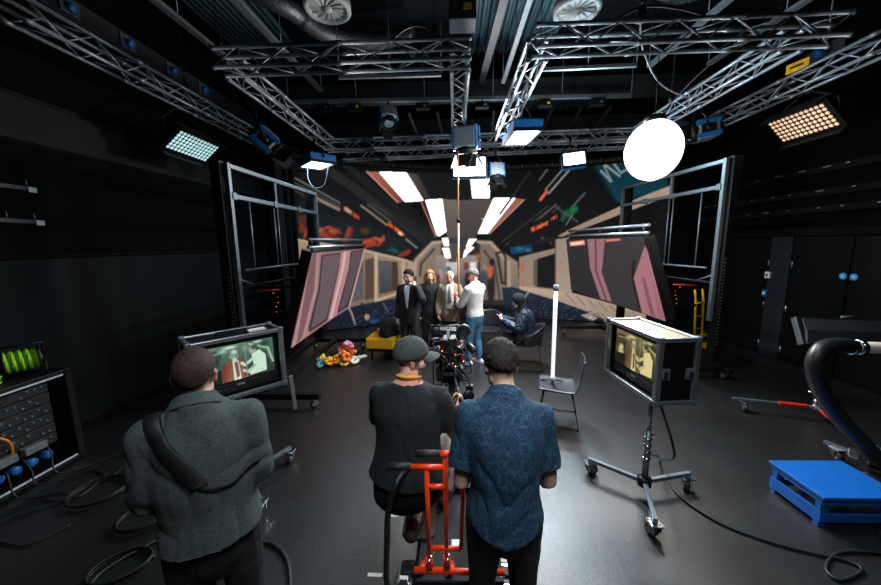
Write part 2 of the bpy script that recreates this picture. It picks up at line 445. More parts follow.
# red poster along the left cornice
P_([(296, 212), (330, 215), (372, 226), (405, 242), (412, 252), (398, 258), (362, 248), (300, 238)], (22, 30, 34))
for (c, rx, ry, col, a) in (((306, 219), 10, 5, (88, 42, 28), .2), ((330, 233), 13, 4.5, (172, 62, 36), -.3), ((321, 230), 6, 3.2, (200, 90, 60), .2), ((349, 233), 3.6, 8, (122, 52, 36), .5),
                         ((365, 231), 6, 4, (92, 46, 32), .2), ((373, 243), 10, 4, (186, 60, 42), -.35), ((381, 241), 2.4, 6.5, (196, 76, 56), .5), ((366, 241), 4, 3, (168, 52, 38), 0),
                         ((405, 254), 7, 3.2, (140, 40, 34), -.4), ((393, 250), 5, 3, (20, 70, 76), .5), ((321, 234), 4, 2, (50, 96, 130), 0), ((302, 228), 4, 6, (110, 40, 24), .4), ((341, 240), 12, 2, (120, 40, 30), .2)):
    Ed(c, rx, ry, col, .9, .4, a)
for (p, q, w_, c_) in (((317, 231), (329, 227), 2.6, (186, 84, 52)), ((329, 227), (341, 233), 2.8, (170, 66, 40)), ((318, 236), (330, 231), 2.4, (150, 52, 34)), ((330, 231), (338, 238), 2.2, (196, 96, 62)), ((322, 240), (336, 236), 2.4, (128, 44, 32)),
                       ((345, 240), (349, 228), 3, (140, 62, 42)), ((351, 239), (353, 229), 1.6, (96, 40, 30)), ((363, 243), (374, 238), 2.8, (196, 70, 50)), ((366, 247), (380, 241), 2.6, (160, 50, 38)), ((374, 238), (384, 240), 2.2, (206, 92, 66)), ((378, 246), (384, 236), 2.2, (176, 66, 48)), ((388, 250), (400, 253), 2, (30, 78, 80)), ((399, 256), (410, 250), 2.2, (150, 48, 38)), ((300, 222), (306, 236), 2.4, (120, 48, 28)), ((308, 226), (304, 238), 1.6, (190, 80, 40))): Ln([p, q], w_, c_, .9)
for k in range(5): Ln([(320+k*3, 229+k), (336+k*2, 240)], .7, (70, 24, 18), .7)
for k in range(6): Ln([(300+k*18, 218+k*5), (309+k*18, 226+k*5)], 1.2, (30, 44, 50), .7)
cv.blur((296, 205, 415, 262), 1, 1)
# left window bay
P_([(298, 239), (361, 248.5), (407, 260), (414, 262), (414, 291), (364, 311), (300, 330)], (158, 134, 112), 1, (112, 94, 78))
Ln([(298, 240), (361, 249.5), (408, 261)], 2.6, (176, 156, 134))
P_([(365, 260), (374, 257.5), (374, 298), (365, 300)], (84, 66, 54)); P_([(345, 258), (363.5, 262), (363.5, 299), (345, 304)], (88, 88, 90))
P_([(378.5, 260.5), (397.5, 262), (398.5, 289.5), (379.5, 294)], (66, 52, 43)); P_([(379, 261), (392.2, 262.3), (392.2, 290.5), (380, 293)], (88, 88, 92), 1, (60, 63, 68))
Ln([(376, 254), (376, 304)], 3, (190, 166, 140)); Ln([(403, 262), (404, 290)], 3.6, (178, 156, 132)); Ln([(378, 300), (406, 291)], 3, (186, 164, 140)); Ln([(364, 308), (408, 292)], 1.5, (90, 76, 64))
P_([(326, 322), (352, 307), (364, 304), (398, 298), (414, 292), (414, 300), (390, 318), (364, 326), (329, 331)], (30, 38, 54), 1, (19, 24, 34))
rg = random.Random(5)
Ln([(349, 308), (352, 314), (355, 324)], 1.6, (172, 160, 150)); Ed((367, 317), 3.2, 4, (176, 152, 130), 1, .4); Ed((374, 321), 7, 2.4, (36, 74, 140), .8, .5)
Ln([(362, 303), (363.5, 326)], 1.2, (14, 18, 28)); Ln([(383, 303), (388, 312)], 1.2, (100, 100, 110))
# far end of the carriage: corridor, arches
P_([(409, 262), (426, 245), (495, 245), (512, 262), (516, 305), (409, 305)], (46, 42, 40))
P_([(416, 262), (433, 243), (441, 243), (441, 300), (416, 300)], (134, 116, 102)); P_([(480, 243), (491, 243), (507, 262), (509, 300), (480, 300)], (122, 106, 94))
P_([(436, 255), (478, 255), (478, 300), (436, 300)], (150, 138, 130), 1, (96, 90, 88))
P_([(500, 250), (518, 262), (520, 305), (508, 305)], (150, 132, 116), 1, (112, 98, 86))
P_([(408, 260), (414, 262), (414, 294), (408, 294)], (170, 150, 130))
Ln([(414.5, 275), (415.6, 260.5), (432.7, 242.6), (442, 242)], 3.2, (172, 152, 134)); Ln([(420, 276), (421, 264), (434, 249)], 1.8, (52, 46, 42))
Ln([(509.4, 290), (508.4, 263), (491, 242.6), (478, 242)], 3.6, (168, 146, 128)); Ln([(503, 252), (505.5, 258), (505.5, 284), (502, 283), (498, 258), (496, 253), (503, 252)], 1.8, (30, 28, 28))
Ln([(500, 300), (495, 266), (484, 250)], 1.6, (60, 52, 46))
P_([(470, 262), (476, 262), (476, 276), (470, 276)], (226, 220, 214)); P_([(446, 262), (458, 262), (458, 275), (446, 275)], (200, 190, 186))
for (c, rx, ry, col) in (((472, 284), 6, 13, (26, 24, 28)), ((491, 286), 5, 26, (34, 28, 28)), ((490, 272), 3.6, 9, (206, 92, 58)), ((492, 262), 3.6, 4.4, (34, 24, 22)), ((479.5, 258), 2.4, 6, (120, 74, 52)),
                       ((478, 256), 3, 3, (150, 96, 70)), ((466, 266), 3, 5, (120, 52, 44)), ((448.5, 269), 3.5, 3.2, (50, 110, 112)), ((449, 275), 2.6, 3.5, (170, 128, 112)), ((440, 276), 4, 8, (184, 150, 140)),
                       ((438, 280), 3, 9, (96, 52, 50)), ((484, 280), 5, 13, (60, 68, 86)), ((468, 280), 4, 10, (40, 30, 34)), ((485, 268), 2.6, 3.4, (168, 120, 100))):
    Ed(c, rx, ry, col, .95, .45)
Ed((462, 289), 30, 22, (24, 22, 24), .35, .9)
cv.blur((408, 240, 522, 305), 1, 1)
# bright ceiling panels
P_([(443, 199), (462, 200), (456, 262), (449, 262)], (112, 102, 94), 1, (72, 66, 62)); P_([(460, 200), (494, 199), (478, 234), (463, 258), (457, 258)], (84, 76, 72), 1, (60, 55, 52))
P_([(441.5, 238), (476, 238), (474, 243), (442, 243)], (60, 56, 54))
P_([(365.4, 171.4), (379, 171.8), (405.3, 201.8), (397, 202.7)], (165, 96, 84), 1, (120, 62, 54)); Ln([(366.5, 171.4), (398, 202.5)], 1.2, (226, 160, 140))
P_([(406, 172.7), (417, 173.6), (430.8, 198), (424.4, 199)], (86, 78, 74), 1, (50, 46, 44), 0)
P_([(379, 171.8), (406.2, 172.7), (423.5, 200.5), (405.3, 201.8)], HOT)
P_([(425.3, 200), (442.2, 199), (446.2, 231.7), (439, 236.3), (436.8, 234.5)], HOT); Ln([(421, 201), (435.6, 236.5)], 1.5, (196, 120, 104))
P_([(442, 238), (448, 238), (449, 246), (444, 246)], HOTB); P_([(442, 248), (449, 248), (450.8, 258), (445.4, 258)], HOTB)
P_([(470, 174), (490.5, 174), (489.5, 198), (472.6, 198)], HOT)
P_([(494, 197.8), (515.5, 197.8), (487, 233.7), (478, 233.7)], HOT); P_([(515.5, 197.8), (525, 199.5), (489.5, 234), (487, 233.7)], (150, 98, 82)); Ln([(524.6, 199.5), (489.5, 234)], 1.1, (206, 150, 132))
P_([(469, 239), (477, 239), (470, 247), (466, 247)], HOTB); P_([(463, 258), (464.5, 251), (468, 246.4), (474.4, 247.4)], HOTB)
for (x0, x1) in ((426, 446), (474, 515)): pass
Ln([(434, 221), (445, 220)], .8, (330, 310, 300)); Ln([(482, 219), (492, 219)], .8, (330, 310, 300))
# right cornice
for (p, q, w, c) in (((571, 168), (548.7, 193.5), 2.2, 140), ((564, 168), (545.6, 189.5), 2, 118), ((547.6, 169), (539.4, 180), 1.8, 92), ((555.9, 204.8), (506.6, 244.8), 2.4, 74), ((548, 206), (502, 242), 1.4, 52), ((530, 172), (500, 214), 2.6, 34), ((560, 206), (515, 246), 1, 92)):
    Ln([p, q], w, (c, c*.95, c*.9))
P_([(521, 228), (552, 213), (562, 213), (562, 234), (508, 254), (506, 246)], (14, 14, 15))
Ln([(546.6, 191.5), (540.5, 199.7)], 3.2, (214, 92, 70)); cv.dots((531, 230), (547.6, 223), 3.6, (255, 98, 56), 16, 6); cv.dots((550.7, 219.5), (556.9, 216), 3.4, (255, 98, 56), 6, 7)
cv.dots((541, 238), (552, 243), 2.5, (150, 60, 40), 7, 8)
Ed((568, 213), 9, 5, (14, 92, 58), .9, .5, -.4); Ed((574, 209), 5, 5, (20, 120, 70), .8, .4); Ed((563, 219), 4, 4, (40, 100, 80), .6, .5)
Ln([(573, 206), (585, 193)], 2.2, (72, 80, 84)); Ln([(556, 207), (578, 222)], 1.6, (70, 84, 80)); Ln([(566, 225), (573, 214)], 1.4, (110, 116, 114))
P_([(594, 166), (628, 156), (662, 150), (668, 188), (615, 203)], (8, 40, 52), 1, (11, 60, 74)); Ln([(594, 167), (616, 202)], 3, (8, 30, 38))
for (p, q, w) in (((601, 171), (611, 181.5), 2.6), ((604, 164), (619.5, 176), 2.6), ((611.5, 181.5), (604, 166), 1.8), ((611, 160), (621, 173), 2.4), ((622, 172), (630, 168), 2.4), ((614, 158), (622, 156), 2.4)): Ln([p, q], w, (128, 140, 142))
P_([(690, 178), (690, 190), (660.6, 199), (562, 237), (557, 236), (570, 229), (640, 197)], (150, 124, 106), 1, (176, 152, 132), 0)
P_([(509, 254), (514, 246), (556, 236), (557, 240), (530, 247)], (20, 24, 28)); P_([(509, 247), (532, 245), (533, 252), (512, 254.5)], (16, 60, 86)); Ed((520, 249), 6, 2.6, (40, 116, 150), .7, .5); Ed((528, 250), 3, 2, (90, 150, 168), .6, .5)
P_([(519, 257), (555, 248), (556, 240), (574, 237), (574, 320), (519, 292)], (140, 122, 107), 1, (158, 138, 120)); P_([(536, 259.5), (555, 253.6), (555, 288.8), (536, 286.8)], (20, 21, 24)); P_([(533.5, 261), (537.5, 259.5), (537.5, 287), (533.5, 285)], (96, 82, 70))
P_([(556, 239), (573, 237), (574, 300), (556, 292)], (150, 134, 121), 1, (166, 148, 132)); Ln([(555.5, 240), (555.5, 292)], 1.3, (104, 90, 78))
Ln([(522.5, 263), (522.5, 271)], 2.4, (190, 96, 66)); Ln([(522.5, 280), (522.5, 285.5)], 2.4, (186, 104, 74))
P_([(572, 238), (700, 200), (700, 330), (606, 312), (572, 300)], (15, 15, 16))
P_([(502, 288), (512, 287), (555, 299), (588, 311), (605.6, 315), (640, 322), (640, 326), (604.5, 323), (535, 320), (521, 314), (504, 305)], (32, 42, 58), 1, (21, 27, 38))
Ln([(528, 293), (524, 298), (523, 306)], 1.8, (164, 150, 140)); Ln([(540, 298), (536, 318)], 1.2, (14, 20, 32)); Ln([(553, 300), (549, 319)], 1.2, (14, 20, 32))
P_([(519, 286), (555, 290.5), (574, 293), (606.6, 302), (631, 309), (646, 313), (646, 324), (605, 320), (588, 312), (555, 300), (520, 289.5)], (184, 163, 143), 1, (150, 130, 114))
for k in range(7): Ln([(566+k*11, 293+k*3.2), (574+k*11, 303+k*2.6)], 1.5, (122, 106, 94), .7)
P_([(580, 315), (590, 313), (598, 318), (592, 321)], (176, 160, 146)); P_([(604, 318), (640, 318), (640, 326), (604, 324)], (150, 136, 126), .7)
cv.blur((285, 120, 700, 350), 1, 1)
rg = random.Random(5)
for k in range(420):
    x = rg.uniform(326, 400); y = rg.uniform(299, 329)
    if y > 329-(x-326)*.32-3: Ed((x, y), rg.uniform(.5, 1.2), rg.uniform(.4, .9), rg.choice([(52, 68, 94), (14, 18, 30), (70, 88, 112)]), .75, .6)
for k in range(700):
    x = rg.uniform(505, 606); y = rg.uniform(288, 320)
    if 287+(x-505)*.28 < y < 322: Ed((x, y), rg.uniform(.5, 1.2), rg.uniform(.4, .9), rg.choice([(50, 70, 98), (14, 18, 30), (74, 94, 120)]), .75, .6)
cv.grain(.12)
t = thing('led_wall', 'tall curved video wall showing the inside of an underground train', 'video wall', (.5, 8.9, 0))
nu, nv = 520, 230
xs = np.linspace(WX0, WX1, nu+1); zs = np.linspace(.02, WZ1, nv+1)
gx, gz = np.meshgrid(xs, zs); gy = 9.55-.07*(gx-1.2)**2
d = np.stack([gx, gy, gz-CAMH], -1).reshape(-1, 3)
zc = d @ np.array(f_); px = CXP+FPX*(d @ np.array(r_))/zc; py = CYP-FPX*(d @ np.array(u_))/zc
picture('train_picture', lambda u, v: V((WX0+u*(WX1-WX0), wally(WX0+u*(WX1-WX0)), .02+v*(WZ1-.02))), nu, nv, cv.sample(px, py), t)
m = MB()
m.grid(lambda u, v: V((WX0+u*(WX1-WX0), wally(WX0+u*(WX1-WX0))+.12, .01+v*WZ1)), 40, 2)
m.build('back_panel', MATTE, t, True, solid=.16)
m = MB(); m.grid(lambda u, v: V((WX0+u*(WX1-WX0), wally(WX0+u*(WX1-WX0))-.02, WZ1+v*.26)), 40, 1); m.build('top_beam', BLACKM, t, True, solid=.06)
m = MB()
for k in range(24):
    x = WX0+.2+k*.38; m.box((x, wally(x)-.09, WZ1+.1), (.03, .06, .08))
m.build('top_clamp', GREYM, t, True)
# black drape and dark flat standing at the left end of the wall
m = MB(); m.grid(lambda u, v: V((-4.42+u*.72, 7.75+.05*math.sin(u*25), .02+v*3.9)), 50, 2)
single(m, 'black_drape', MATTE, 'black drape hanging at the left end of the video wall', 'drape', solid=.02)
single(MB().box((5.62, 8.35, 2.1), (.78, .06, 4.1)), 'black_flat', MATTE, 'tall black flat closing the right end of the video wall', 'flat', bev=.01)

# ================================================================== OVERHEAD RIG
def truss(p0, p1, label, ends=(True, True)):
    p0, p1 = V(p0), V(p1); d = (p1-p0); L = d.length; z = d.normalized(); s_ = z.cross(V((0, 0, 1))).normalized(); S = .1
    t = thing('hanging_truss', label, 'truss', (p0+p1)/2, 0, 'aluminium lighting trusses')
    cs = [(s_*a*S, V((0, 0, S+b*S))) for a, b in ((-1, -1), (1, -1), (1, 1), (-1, 1))]
    k = max(1, int(L/1.0)); pts = [0.]; rad = [.027]
    for i in range(k+1):
        q = L*i/k
        for dq, rr in ((-.035, .021), (-.034, .027), (.034, .027), (.035, .021)):
            if 0 < q+dq < L: pts.append(q+dq); rad.append(rr)
    pts.append(L); rad.append(.027)
    for a, b in cs:
        MB().tube([p0+a+b+z*q for q in pts], rad, 10).build('chord', TRUSSM, t, True)
    n = max(2, int(L/.28)); m = MB()
    for f in range(4):
        (a0, b0), (a1, b1) = cs[f], cs[(f+1) % 4]
        for i in range(n):
            q0 = p0+z*(L*i/n); q1 = p0+z*(L*(i+1)/n)
            if (i+f) % 2: m.cyl(q0+a0+b0, q1+a1+b1, .0085, 6)
            else: m.cyl(q0+a1+b1, q1+a0+b0, .0085, 6)
    m.build('lattice', TRUSSM, t, True)
    return t
TZ = 4.2
truss((-3.87, -1.2, TZ), (-3.87, 7.4, TZ), 'long aluminium truss over the left wall side, leftmost of the rig')
truss((-2.72, 4.05, TZ), (.2, 4.05, TZ), 'front crosswise truss left of the centre gap')
truss((-2.62, 4.2, TZ), (-2.62, 7.2, TZ), 'lengthwise truss running back from the left end of the front truss')
truss((.08, 4.2, TZ), (.08, 7.1, TZ), 'lengthwise truss in the middle, left of the gap')
truss((-2.75, 7.35, TZ), (3.75, 7.15, TZ), 'long crosswise truss at the back in front of the video wall')
truss((-2.6, 8.1, TZ-.02), (3.7, 7.62, TZ-.02), 'rearmost crosswise truss just above the video wall')
truss((.85, 3.88, TZ), (3.95, 3.88, TZ), 'front crosswise truss right of the centre gap')
truss((.93, 4.03, TZ), (.93, 6.95, TZ), 'lengthwise truss in the middle, right of the gap')
truss((3.63, 4.03, TZ), (3.63, 7.0, TZ), 'lengthwise truss running back from the right end of the front truss')
truss((4.7, -1.2, TZ), (4.7, 7.4, TZ), 'long aluminium truss over the right wall side, rightmost of the rig')
def chain(p, q, label, m=BLACKM):
    p, q = V(p), V(q); t = thing('hoist_chain', label, 'chain', q, 0, 'hoist chains of the rig')
    n = int((p-q).length/.05); mb = MB()
    for i in range(n):
        c = q+(p-q)*((i+.5)/n); a = V((.014, 0, 0)) if i % 2 else V((0, .014, 0))
        mb.tube([c+a+V((0, 0, -.025)), c+a+V((0, 0, .025)), c-a+V((0, 0, .025)), c-a+V((0, 0, -.025))], .005, 5, closed=True)
    mb.build('chain_links', m, t, True)
    MB().lathe([(.0, .0), (.035, .01), (.045, .05), (.035, .11), (.0, .12)], (0, 0, -.05), n=12).build('hook_block', BLACKM, t)
for k, (x, y, lb) in enumerate(((-3.87, 5.0, 'black hoist chain above the long left wall truss'), (4.8, 5.6, 'black hoist chain above the long right wall truss'), (-2.62, 3.95, 'black hoist chain above the left end of the front left truss'), (-2.5, 7.3, 'black hoist chain above the left end of the back truss'), (.0, 7.3, 'black hoist chain over the middle of the back truss'),
                                (1.9, 3.78, 'black hoist chain above the front right truss'), (2.4, 7.2, 'black hoist chain over the right part of the back truss'), (3.53, 5.9, 'black hoist chain above the right lengthwise truss'), (-.2, 3.95, 'black hoist chain above the right end of the front left truss'))):
    chain((x, y, ZC-.05), (x, y, 4.462), lb)
# ceiling steel
def rail(p, q, w, h, m, label, nm='ceiling_rail', cat='rail'):
    o = thing(nm, label, cat, V(p)*.5+V(q)*.5)
    MB().bar(p, q, w, h).build('channel', m, o, True)
    d = V(q)-V(p); n = max(2, int(d.length/1.2))
    for i in range(n+1):
        c = V(p)+d*(i/n)
        MB().cyl(c+V((0, 0, h/2)), (c.x, c.y, ZC), .008, 6).build('hanger_rod', GREYM, o, True)
    return o
STEEL = mat('ceiling_rail_steel', (128, 138, 144), .4, .7, .2)
rail((.78, 3.0, 5.4), (.52, 8.0, 5.4), .12, .06, BEAMM, 'grey ceiling beam pointing at the video wall, left of the silver rail')
rail((.97, 3.0, 5.2), (.94, 6.8, 5.2), .07, .05, ALU, 'bright silver ceiling rail over the centre gap')
rail((-2.72, 2.6, 5.2), (-2.6, 6.9, 5.2), .09, .05, STEEL, 'silver ceiling rail above the left half of the rig')
rail((-3.68, 2.2, 5.2), (-3.64, 6.0, 5.2), .09, .05, STEEL, 'silver ceiling rail close to the left wall')
rail((3.6, 2.6, 5.2), (3.4, 6.4, 5.2), .09, .05, STEEL, 'silver ceiling rail above the right half of the rig')
rail((4.65, 2.6, 5.2), (4.4, 6.4, 5.2), .09, .05, STEEL, 'silver ceiling rail close to the right wall')
rail((-1.9, 5.88, 4.95), (-.2, 5.9, 4.95), .05, .05, STEEL, 'short grey crosswise rail above the front left truss bay')
rail((-3.2, 6.75, 4.95), (3.4, 6.95, 4.95), .07, .06, STEEL, 'long grey crosswise rail above the back truss')
rail((1.4, 5.85, 4.95), (2.9, 5.82, 4.95), .05, .05, STEEL, 'short grey crosswise rail above the right truss bay')
struct(MB().box((mx, 7.4, 5.3), (W-.3, .3, .32)), 'trim_6', BEAMM)
struct(MB().box((mx, 5.2, 6.1), (W-.3, .25, .36)), 'trim_7', BEAMM)
struct(MB().box((mx, 9.3, 5.2), (W-.3, .3, .4)), 'trim_8', BEAMM)
CORR = mat('blue_lit_sheet', (34, 58, 66), .5, .3, .3, 3)  # blue tint stands in for cool light on the sheets
def sheet(x0, x1, y0, y1, z, label):
    single(MB().grid(lambda u, v: V((x0+u*(x1-x0), y0+v*(y1-y0), z+.025*(1 if int(u*48) % 4 < 2 else -1))), 48, 1, False), 'ceiling_panel', CORR, label, 'ceiling panel', 'corrugated ceiling panels', solid=.01)
sheet(-1.7, -.5, 4.3, 5.6, 5.95, 'corrugated ceiling panel tinted as if lit blue beside the left air outlet')
sheet(.3, 1.9, 4.9, 7.2, 5.95, 'corrugated ceiling panel tinted as if lit blue over the centre gap')
sheet(-4.2, -3.0, 4.2, 7.0, 5.95, 'corrugated ceiling panel tinted as if lit blue beside the left wall')
sheet(1.4, 3.4, 7.7, 9.0, 5.5, 'corrugated ceiling panel tinted as if lit blue behind the back truss')
for k in range(9):
    x = -1.6+k*.62
    single(MB().bar((x, 7.7, 5.05), (x+.1, 9.1, 4.9), .05, .05), 'ceiling_strut', BEAMM, ('first', 'second', 'third', 'fourth', 'fifth', 'sixth', 'seventh', 'eighth', 'ninth')[k]+' dark strut above the video wall, counted from the left', 'strut', 'dark struts above the video wall')
VENTM = mat('vent_grey', (132, 136, 136), .6, 0, .1)
def outlet(c, label, r=.33):
    t = thing('air_outlet', label, 'air outlet', c, 0, 'round ceiling air outlets')
    MB().lathe([(r*.8, .12), (r, .1), (r, 0), (r*.86, -.03), (r*.74, .02)], (0, 0, 0), n=32).build('rim', VENTM, t)
    m = MB()
    for k in range(14):
        a = 2*PI*k/14; m.bar((.06*math.cos(a), .06*math.sin(a), .02), (r*.8*math.cos(a+.25), r*.8*math.sin(a+.25), .02), .05, .012, up=(math.sin(a)*.6, -math.cos(a)*.6, 1))
    m.build('swirl_vane', VENTM, t); MB().lathe([(.0, -.02), (.07, -.01), (.08, .05), (.0, .06)], (0, 0, 0)).build('hub', VENTM, t)
    MB().cyl((0, 0, .1), (0, 0, ZC-c[2]), r*.7, 20).build('spigot', FOIL, t)
outlet((-1.78, 5.15, 5.5), 'round white air outlet above the front left truss'); outlet((1.8, 5.42, 5.5), 'round white air outlet above the front right truss')
def duct(pts, r, label):
    m = MB(); ps = spline(pts, 14); m.tube(ps, [r*(1+.12*(i % 2)) for i in range(len(ps))], 14)
    single(m, 'foil_duct', FOIL, label, 'duct')
duct([(-3.0, 4.9, 5.75), (-2.4, 5.2, 5.6), (-2.15, 6.1, 5.75), (-1.4, 6.45, 5.8), (-.7, 6.35, 5.85)], .13, 'crinkled silver foil duct by the left air outlet')
duct([(2.4, 4.6, 5.8), (2.9, 5.2, 5.65), (3.5, 5.4, 5.75), (3.9, 5.2, 5.9)], .14, 'crinkled silver foil duct by the right air outlet')
GREYD = mat('dark_grey_metal', (58, 66, 72), .5, .3)
t = thing('junction_box', 'grey box with a yellow warning label hanging over the middle truss', 'box', (.12, 4.7, 4.95))
MB().box((0, 0, .12), (.34, .3, .24)).build('housing', GREYD, t, bev=.01); MB().box((.06, -.153, .14), (.1, .006, .07)).build('warning_label', YELLOW, t)
MB().cyl((0, 0, .24), (0, 0, 1.3), .012).build('hanger_rod', GREYM, t)
p = V((4.6, at(798, 64, X=4.6).y, 4.485))
t = thing('warning_tag', 'yellow tag with black lettering hung between the right trusses', 'tag', p)
MB().box((0, 0, 0), (.02, .24, .12), (0, 0, .3)).build('plate', YELLOW, t, bev=.003)
MB().box((-.014, 0, .0), (.006, .14, .025), (0, 0, .3)).build('lettering', BLACKP, t)
p = at(822, 52, X=5.0)
t = thing('power_socket', 'blue power socket high beside the right truss', 'socket', p)
MB().box((.05, 0, 0), (.06, .5, .16)).build('plate', mat('dark_plate', (26, 30, 33), .6), t); MB().lathe([(.06, 0), (.06, .06), (0, .06)], (0, 0, 0), (-1, 0, -.2)).build('outlet', BLUEP, t)
MB().cyl((.05, 0, .08), (.05, 0, 1.5), .012).build('hanger_rod', GREYM, t)

for k, (p, q, lb) in enumerate((((-2.55, 4.3, 4.43), (-2.55, 7.0, 4.43), 'black cable bundle lying along the left lengthwise truss'), ((.15, 4.3, 4.43), (.15, 6.9, 4.43), 'black cable bundle lying along the left middle truss'), ((3.58, 4.2, 4.43), (3.58, 6.8, 4.43), 'black cable bundle lying along the right lengthwise truss'), ((-2.3, 7.43, 4.43), (3.3, 7.25, 4.43), 'black cable bundle lying along the back truss'))):
    p, q = V(p), V(q); m = MB(); n = 26
    for j in range(3): m.tube([p.lerp(q, i/n)+V((.012*math.sin(i*1.7+j*2), .012*math.cos(i*1.3+j), .012+.012*math.sin(i*.9+j*2.1))) for i in range(n+1)], .01, 6)
    single(m, 'cable_bundle', CABLE, lb, 'cable', 'cable bundles on the trusses')
for k, (x, y, z) in enumerate(((-1.9, 6.78, 4.76), (-.6, 6.82, 4.76), (.55, 6.85, 4.76), (1.75, 6.88, 4.76), (2.75, 6.9, 4.76), (-2.5, 6.77, 4.76))):
    t = thing('power_box', ('first', 'second', 'third', 'fourth', 'fifth', 'sixth')[(1, 2, 3, 4, 5, 0)[k]]+' small black power box under the long grey crosswise rail, counted from the left', 'power box', (x, y, z), 0, 'black power boxes under the crosswise rail')
    MB().box((0, 0, .06), (.26, .14, .11)).build('housing', BLACKM, t, bev=.008); MB().box((.05, -.075, .06), (.05, .012, .04)).build('indicator', (YELLOW, GREYM, BLUEP)[k % 3], t, bev=.003)
    MB().cyl((0, 0, .115), (0, 0, .165), .015, 8).build('hanger_clamp', BLACKM, t)
# ------------------------------------------------------------------ lamps
def lamp_area(name, loc, dirv, size, power, col=(1, 1, 1), sy=None, spread=PI):
    l = bpy.data.lights.new(name, 'AREA'); l.energy = power; l.color = col; l.shape = 'RECTANGLE'; l.size = size; l.size_y = sy or size; l.spread = spread
    o = bpy.data.objects.new(name, l); C.objects.link(o); o.location = loc; o.rotation_euler = V(dirv).to_track_quat('-Z', 'Y').to_euler(); return o
def frame_of(c00, c10, c01):                  # axes of a face from three of its corners
    x = (V(c10)-V(c00)); y = V(c01)-V(c00); return x, y
def panel_lamp(c00, c10, c11, c01, col, s, power, label, hang):
    c00, c10, c11, c01 = map(V, (c00, c10, c11, c01)); ctr = (c00+c10+c11+c01)/4
    x = ((c10-c00)+(c11-c01))/2; y = ((c01-c00)+(c11-c10))/2
    w, h = x.length, y.length; x.normalize(); n = x.cross(y).normalized(); y = n.cross(x)
    if n.dot(CAMP-ctr) < 0: n = -n
    t = thing('panel_light', label, 'panel light', ctr, 0, 'lit panel lights on the trusses')
    m = Matrix((x, y, n)).transposed()
    def B(c, sz): return MB().box(ctr+m @ V(c), sz, m)
    B((0, 0, -.075), (w+.06, h+.06, .13)).build('housing', BLUEP, t, True, bev=.015)
    B((0, 0, -.16), (w*.6, h*.6, .06)).build('heat_sink', BLACKM, t, True, bev=.005)
    q = MB()
    for c, sz in (((0, h/2+.02, .005), (w+.08, .03, .05)), ((0, -h/2-.02, .005), (w+.08, .03, .05)), ((w/2+.02, 0, .005), (.03, h+.08, .05)), ((-w/2-.02, 0, .005), (.03, h+.08, .05))): q.box(ctr+m @ V(c), sz, m)
    q.build('front_frame', BLACKM, t, True)
    B((0, 0, .0), (w, h, .012)).build('diffuser', light_mat('panel_glow', col, s), t, True)
    a = ctr+x*(w/2+.05)-n*.06; b = ctr-x*(w/2+.05)-n*.06; up = V(hang)
    MB().tube([a, a+(up-ctr)*.45, up+x*.05, up-x*.05, b+(up-ctr)*.45, b], .014, 8).build('yoke', BLACKM, t, True)
    MB().cyl(up, up+V((0, 0, .14)), .022, 10).build('clamp', BLACKM, t, True)
    l = lamp_area('panel_beam', ctr+n*.03, n, w, power, lin(np.array(col)).tolist(), h); l.parent = t; l.matrix_parent_inverse = t.matrix_basis.inverted()
    return t
Q = lambda *ps, **k: [at(*q, **k) for q in ps]
COOL = (205, 238, 255); WARMW = (255, 250, 244); DAYW = (236, 246, 255)
panel_lamp(*Q((303.9, 165.4), (316.9, 158.6), (329.2, 164), (316.2, 170.2), Z=3.75), COOL, 5, 22, 'panel light glowing cold white at the left truss', (-2.68, 6.6, 4.08))
t = panel_lamp((.87, 5.25, 3.86), (1.24, 5.25, 3.86), (1.3, 6.15, 3.9), (.93, 6.12, 3.9), DAYW, 22, 255, 'panel light with a blue housing under the right middle truss', (1.03, 5.7, 4.16))
panel_lamp((.0, 6.9, 3.88), (.62, 6.9, 3.88), (.62, 6.86, 3.52), (.0, 6.86, 3.52), WARMW, 8, 150, 'wide panel light hanging from the back truss at the centre', (.3, 7.08, 4.12))
panel_lamp((2.11, 6.85, 3.88), (2.49, 6.8, 3.91), (2.53, 6.72, 3.68), (2.15, 6.77, 3.65), COOL, 10, 120, 'panel light glowing cold blue white at the back truss, beside the lantern', (2.32, 7.05, 4.1))
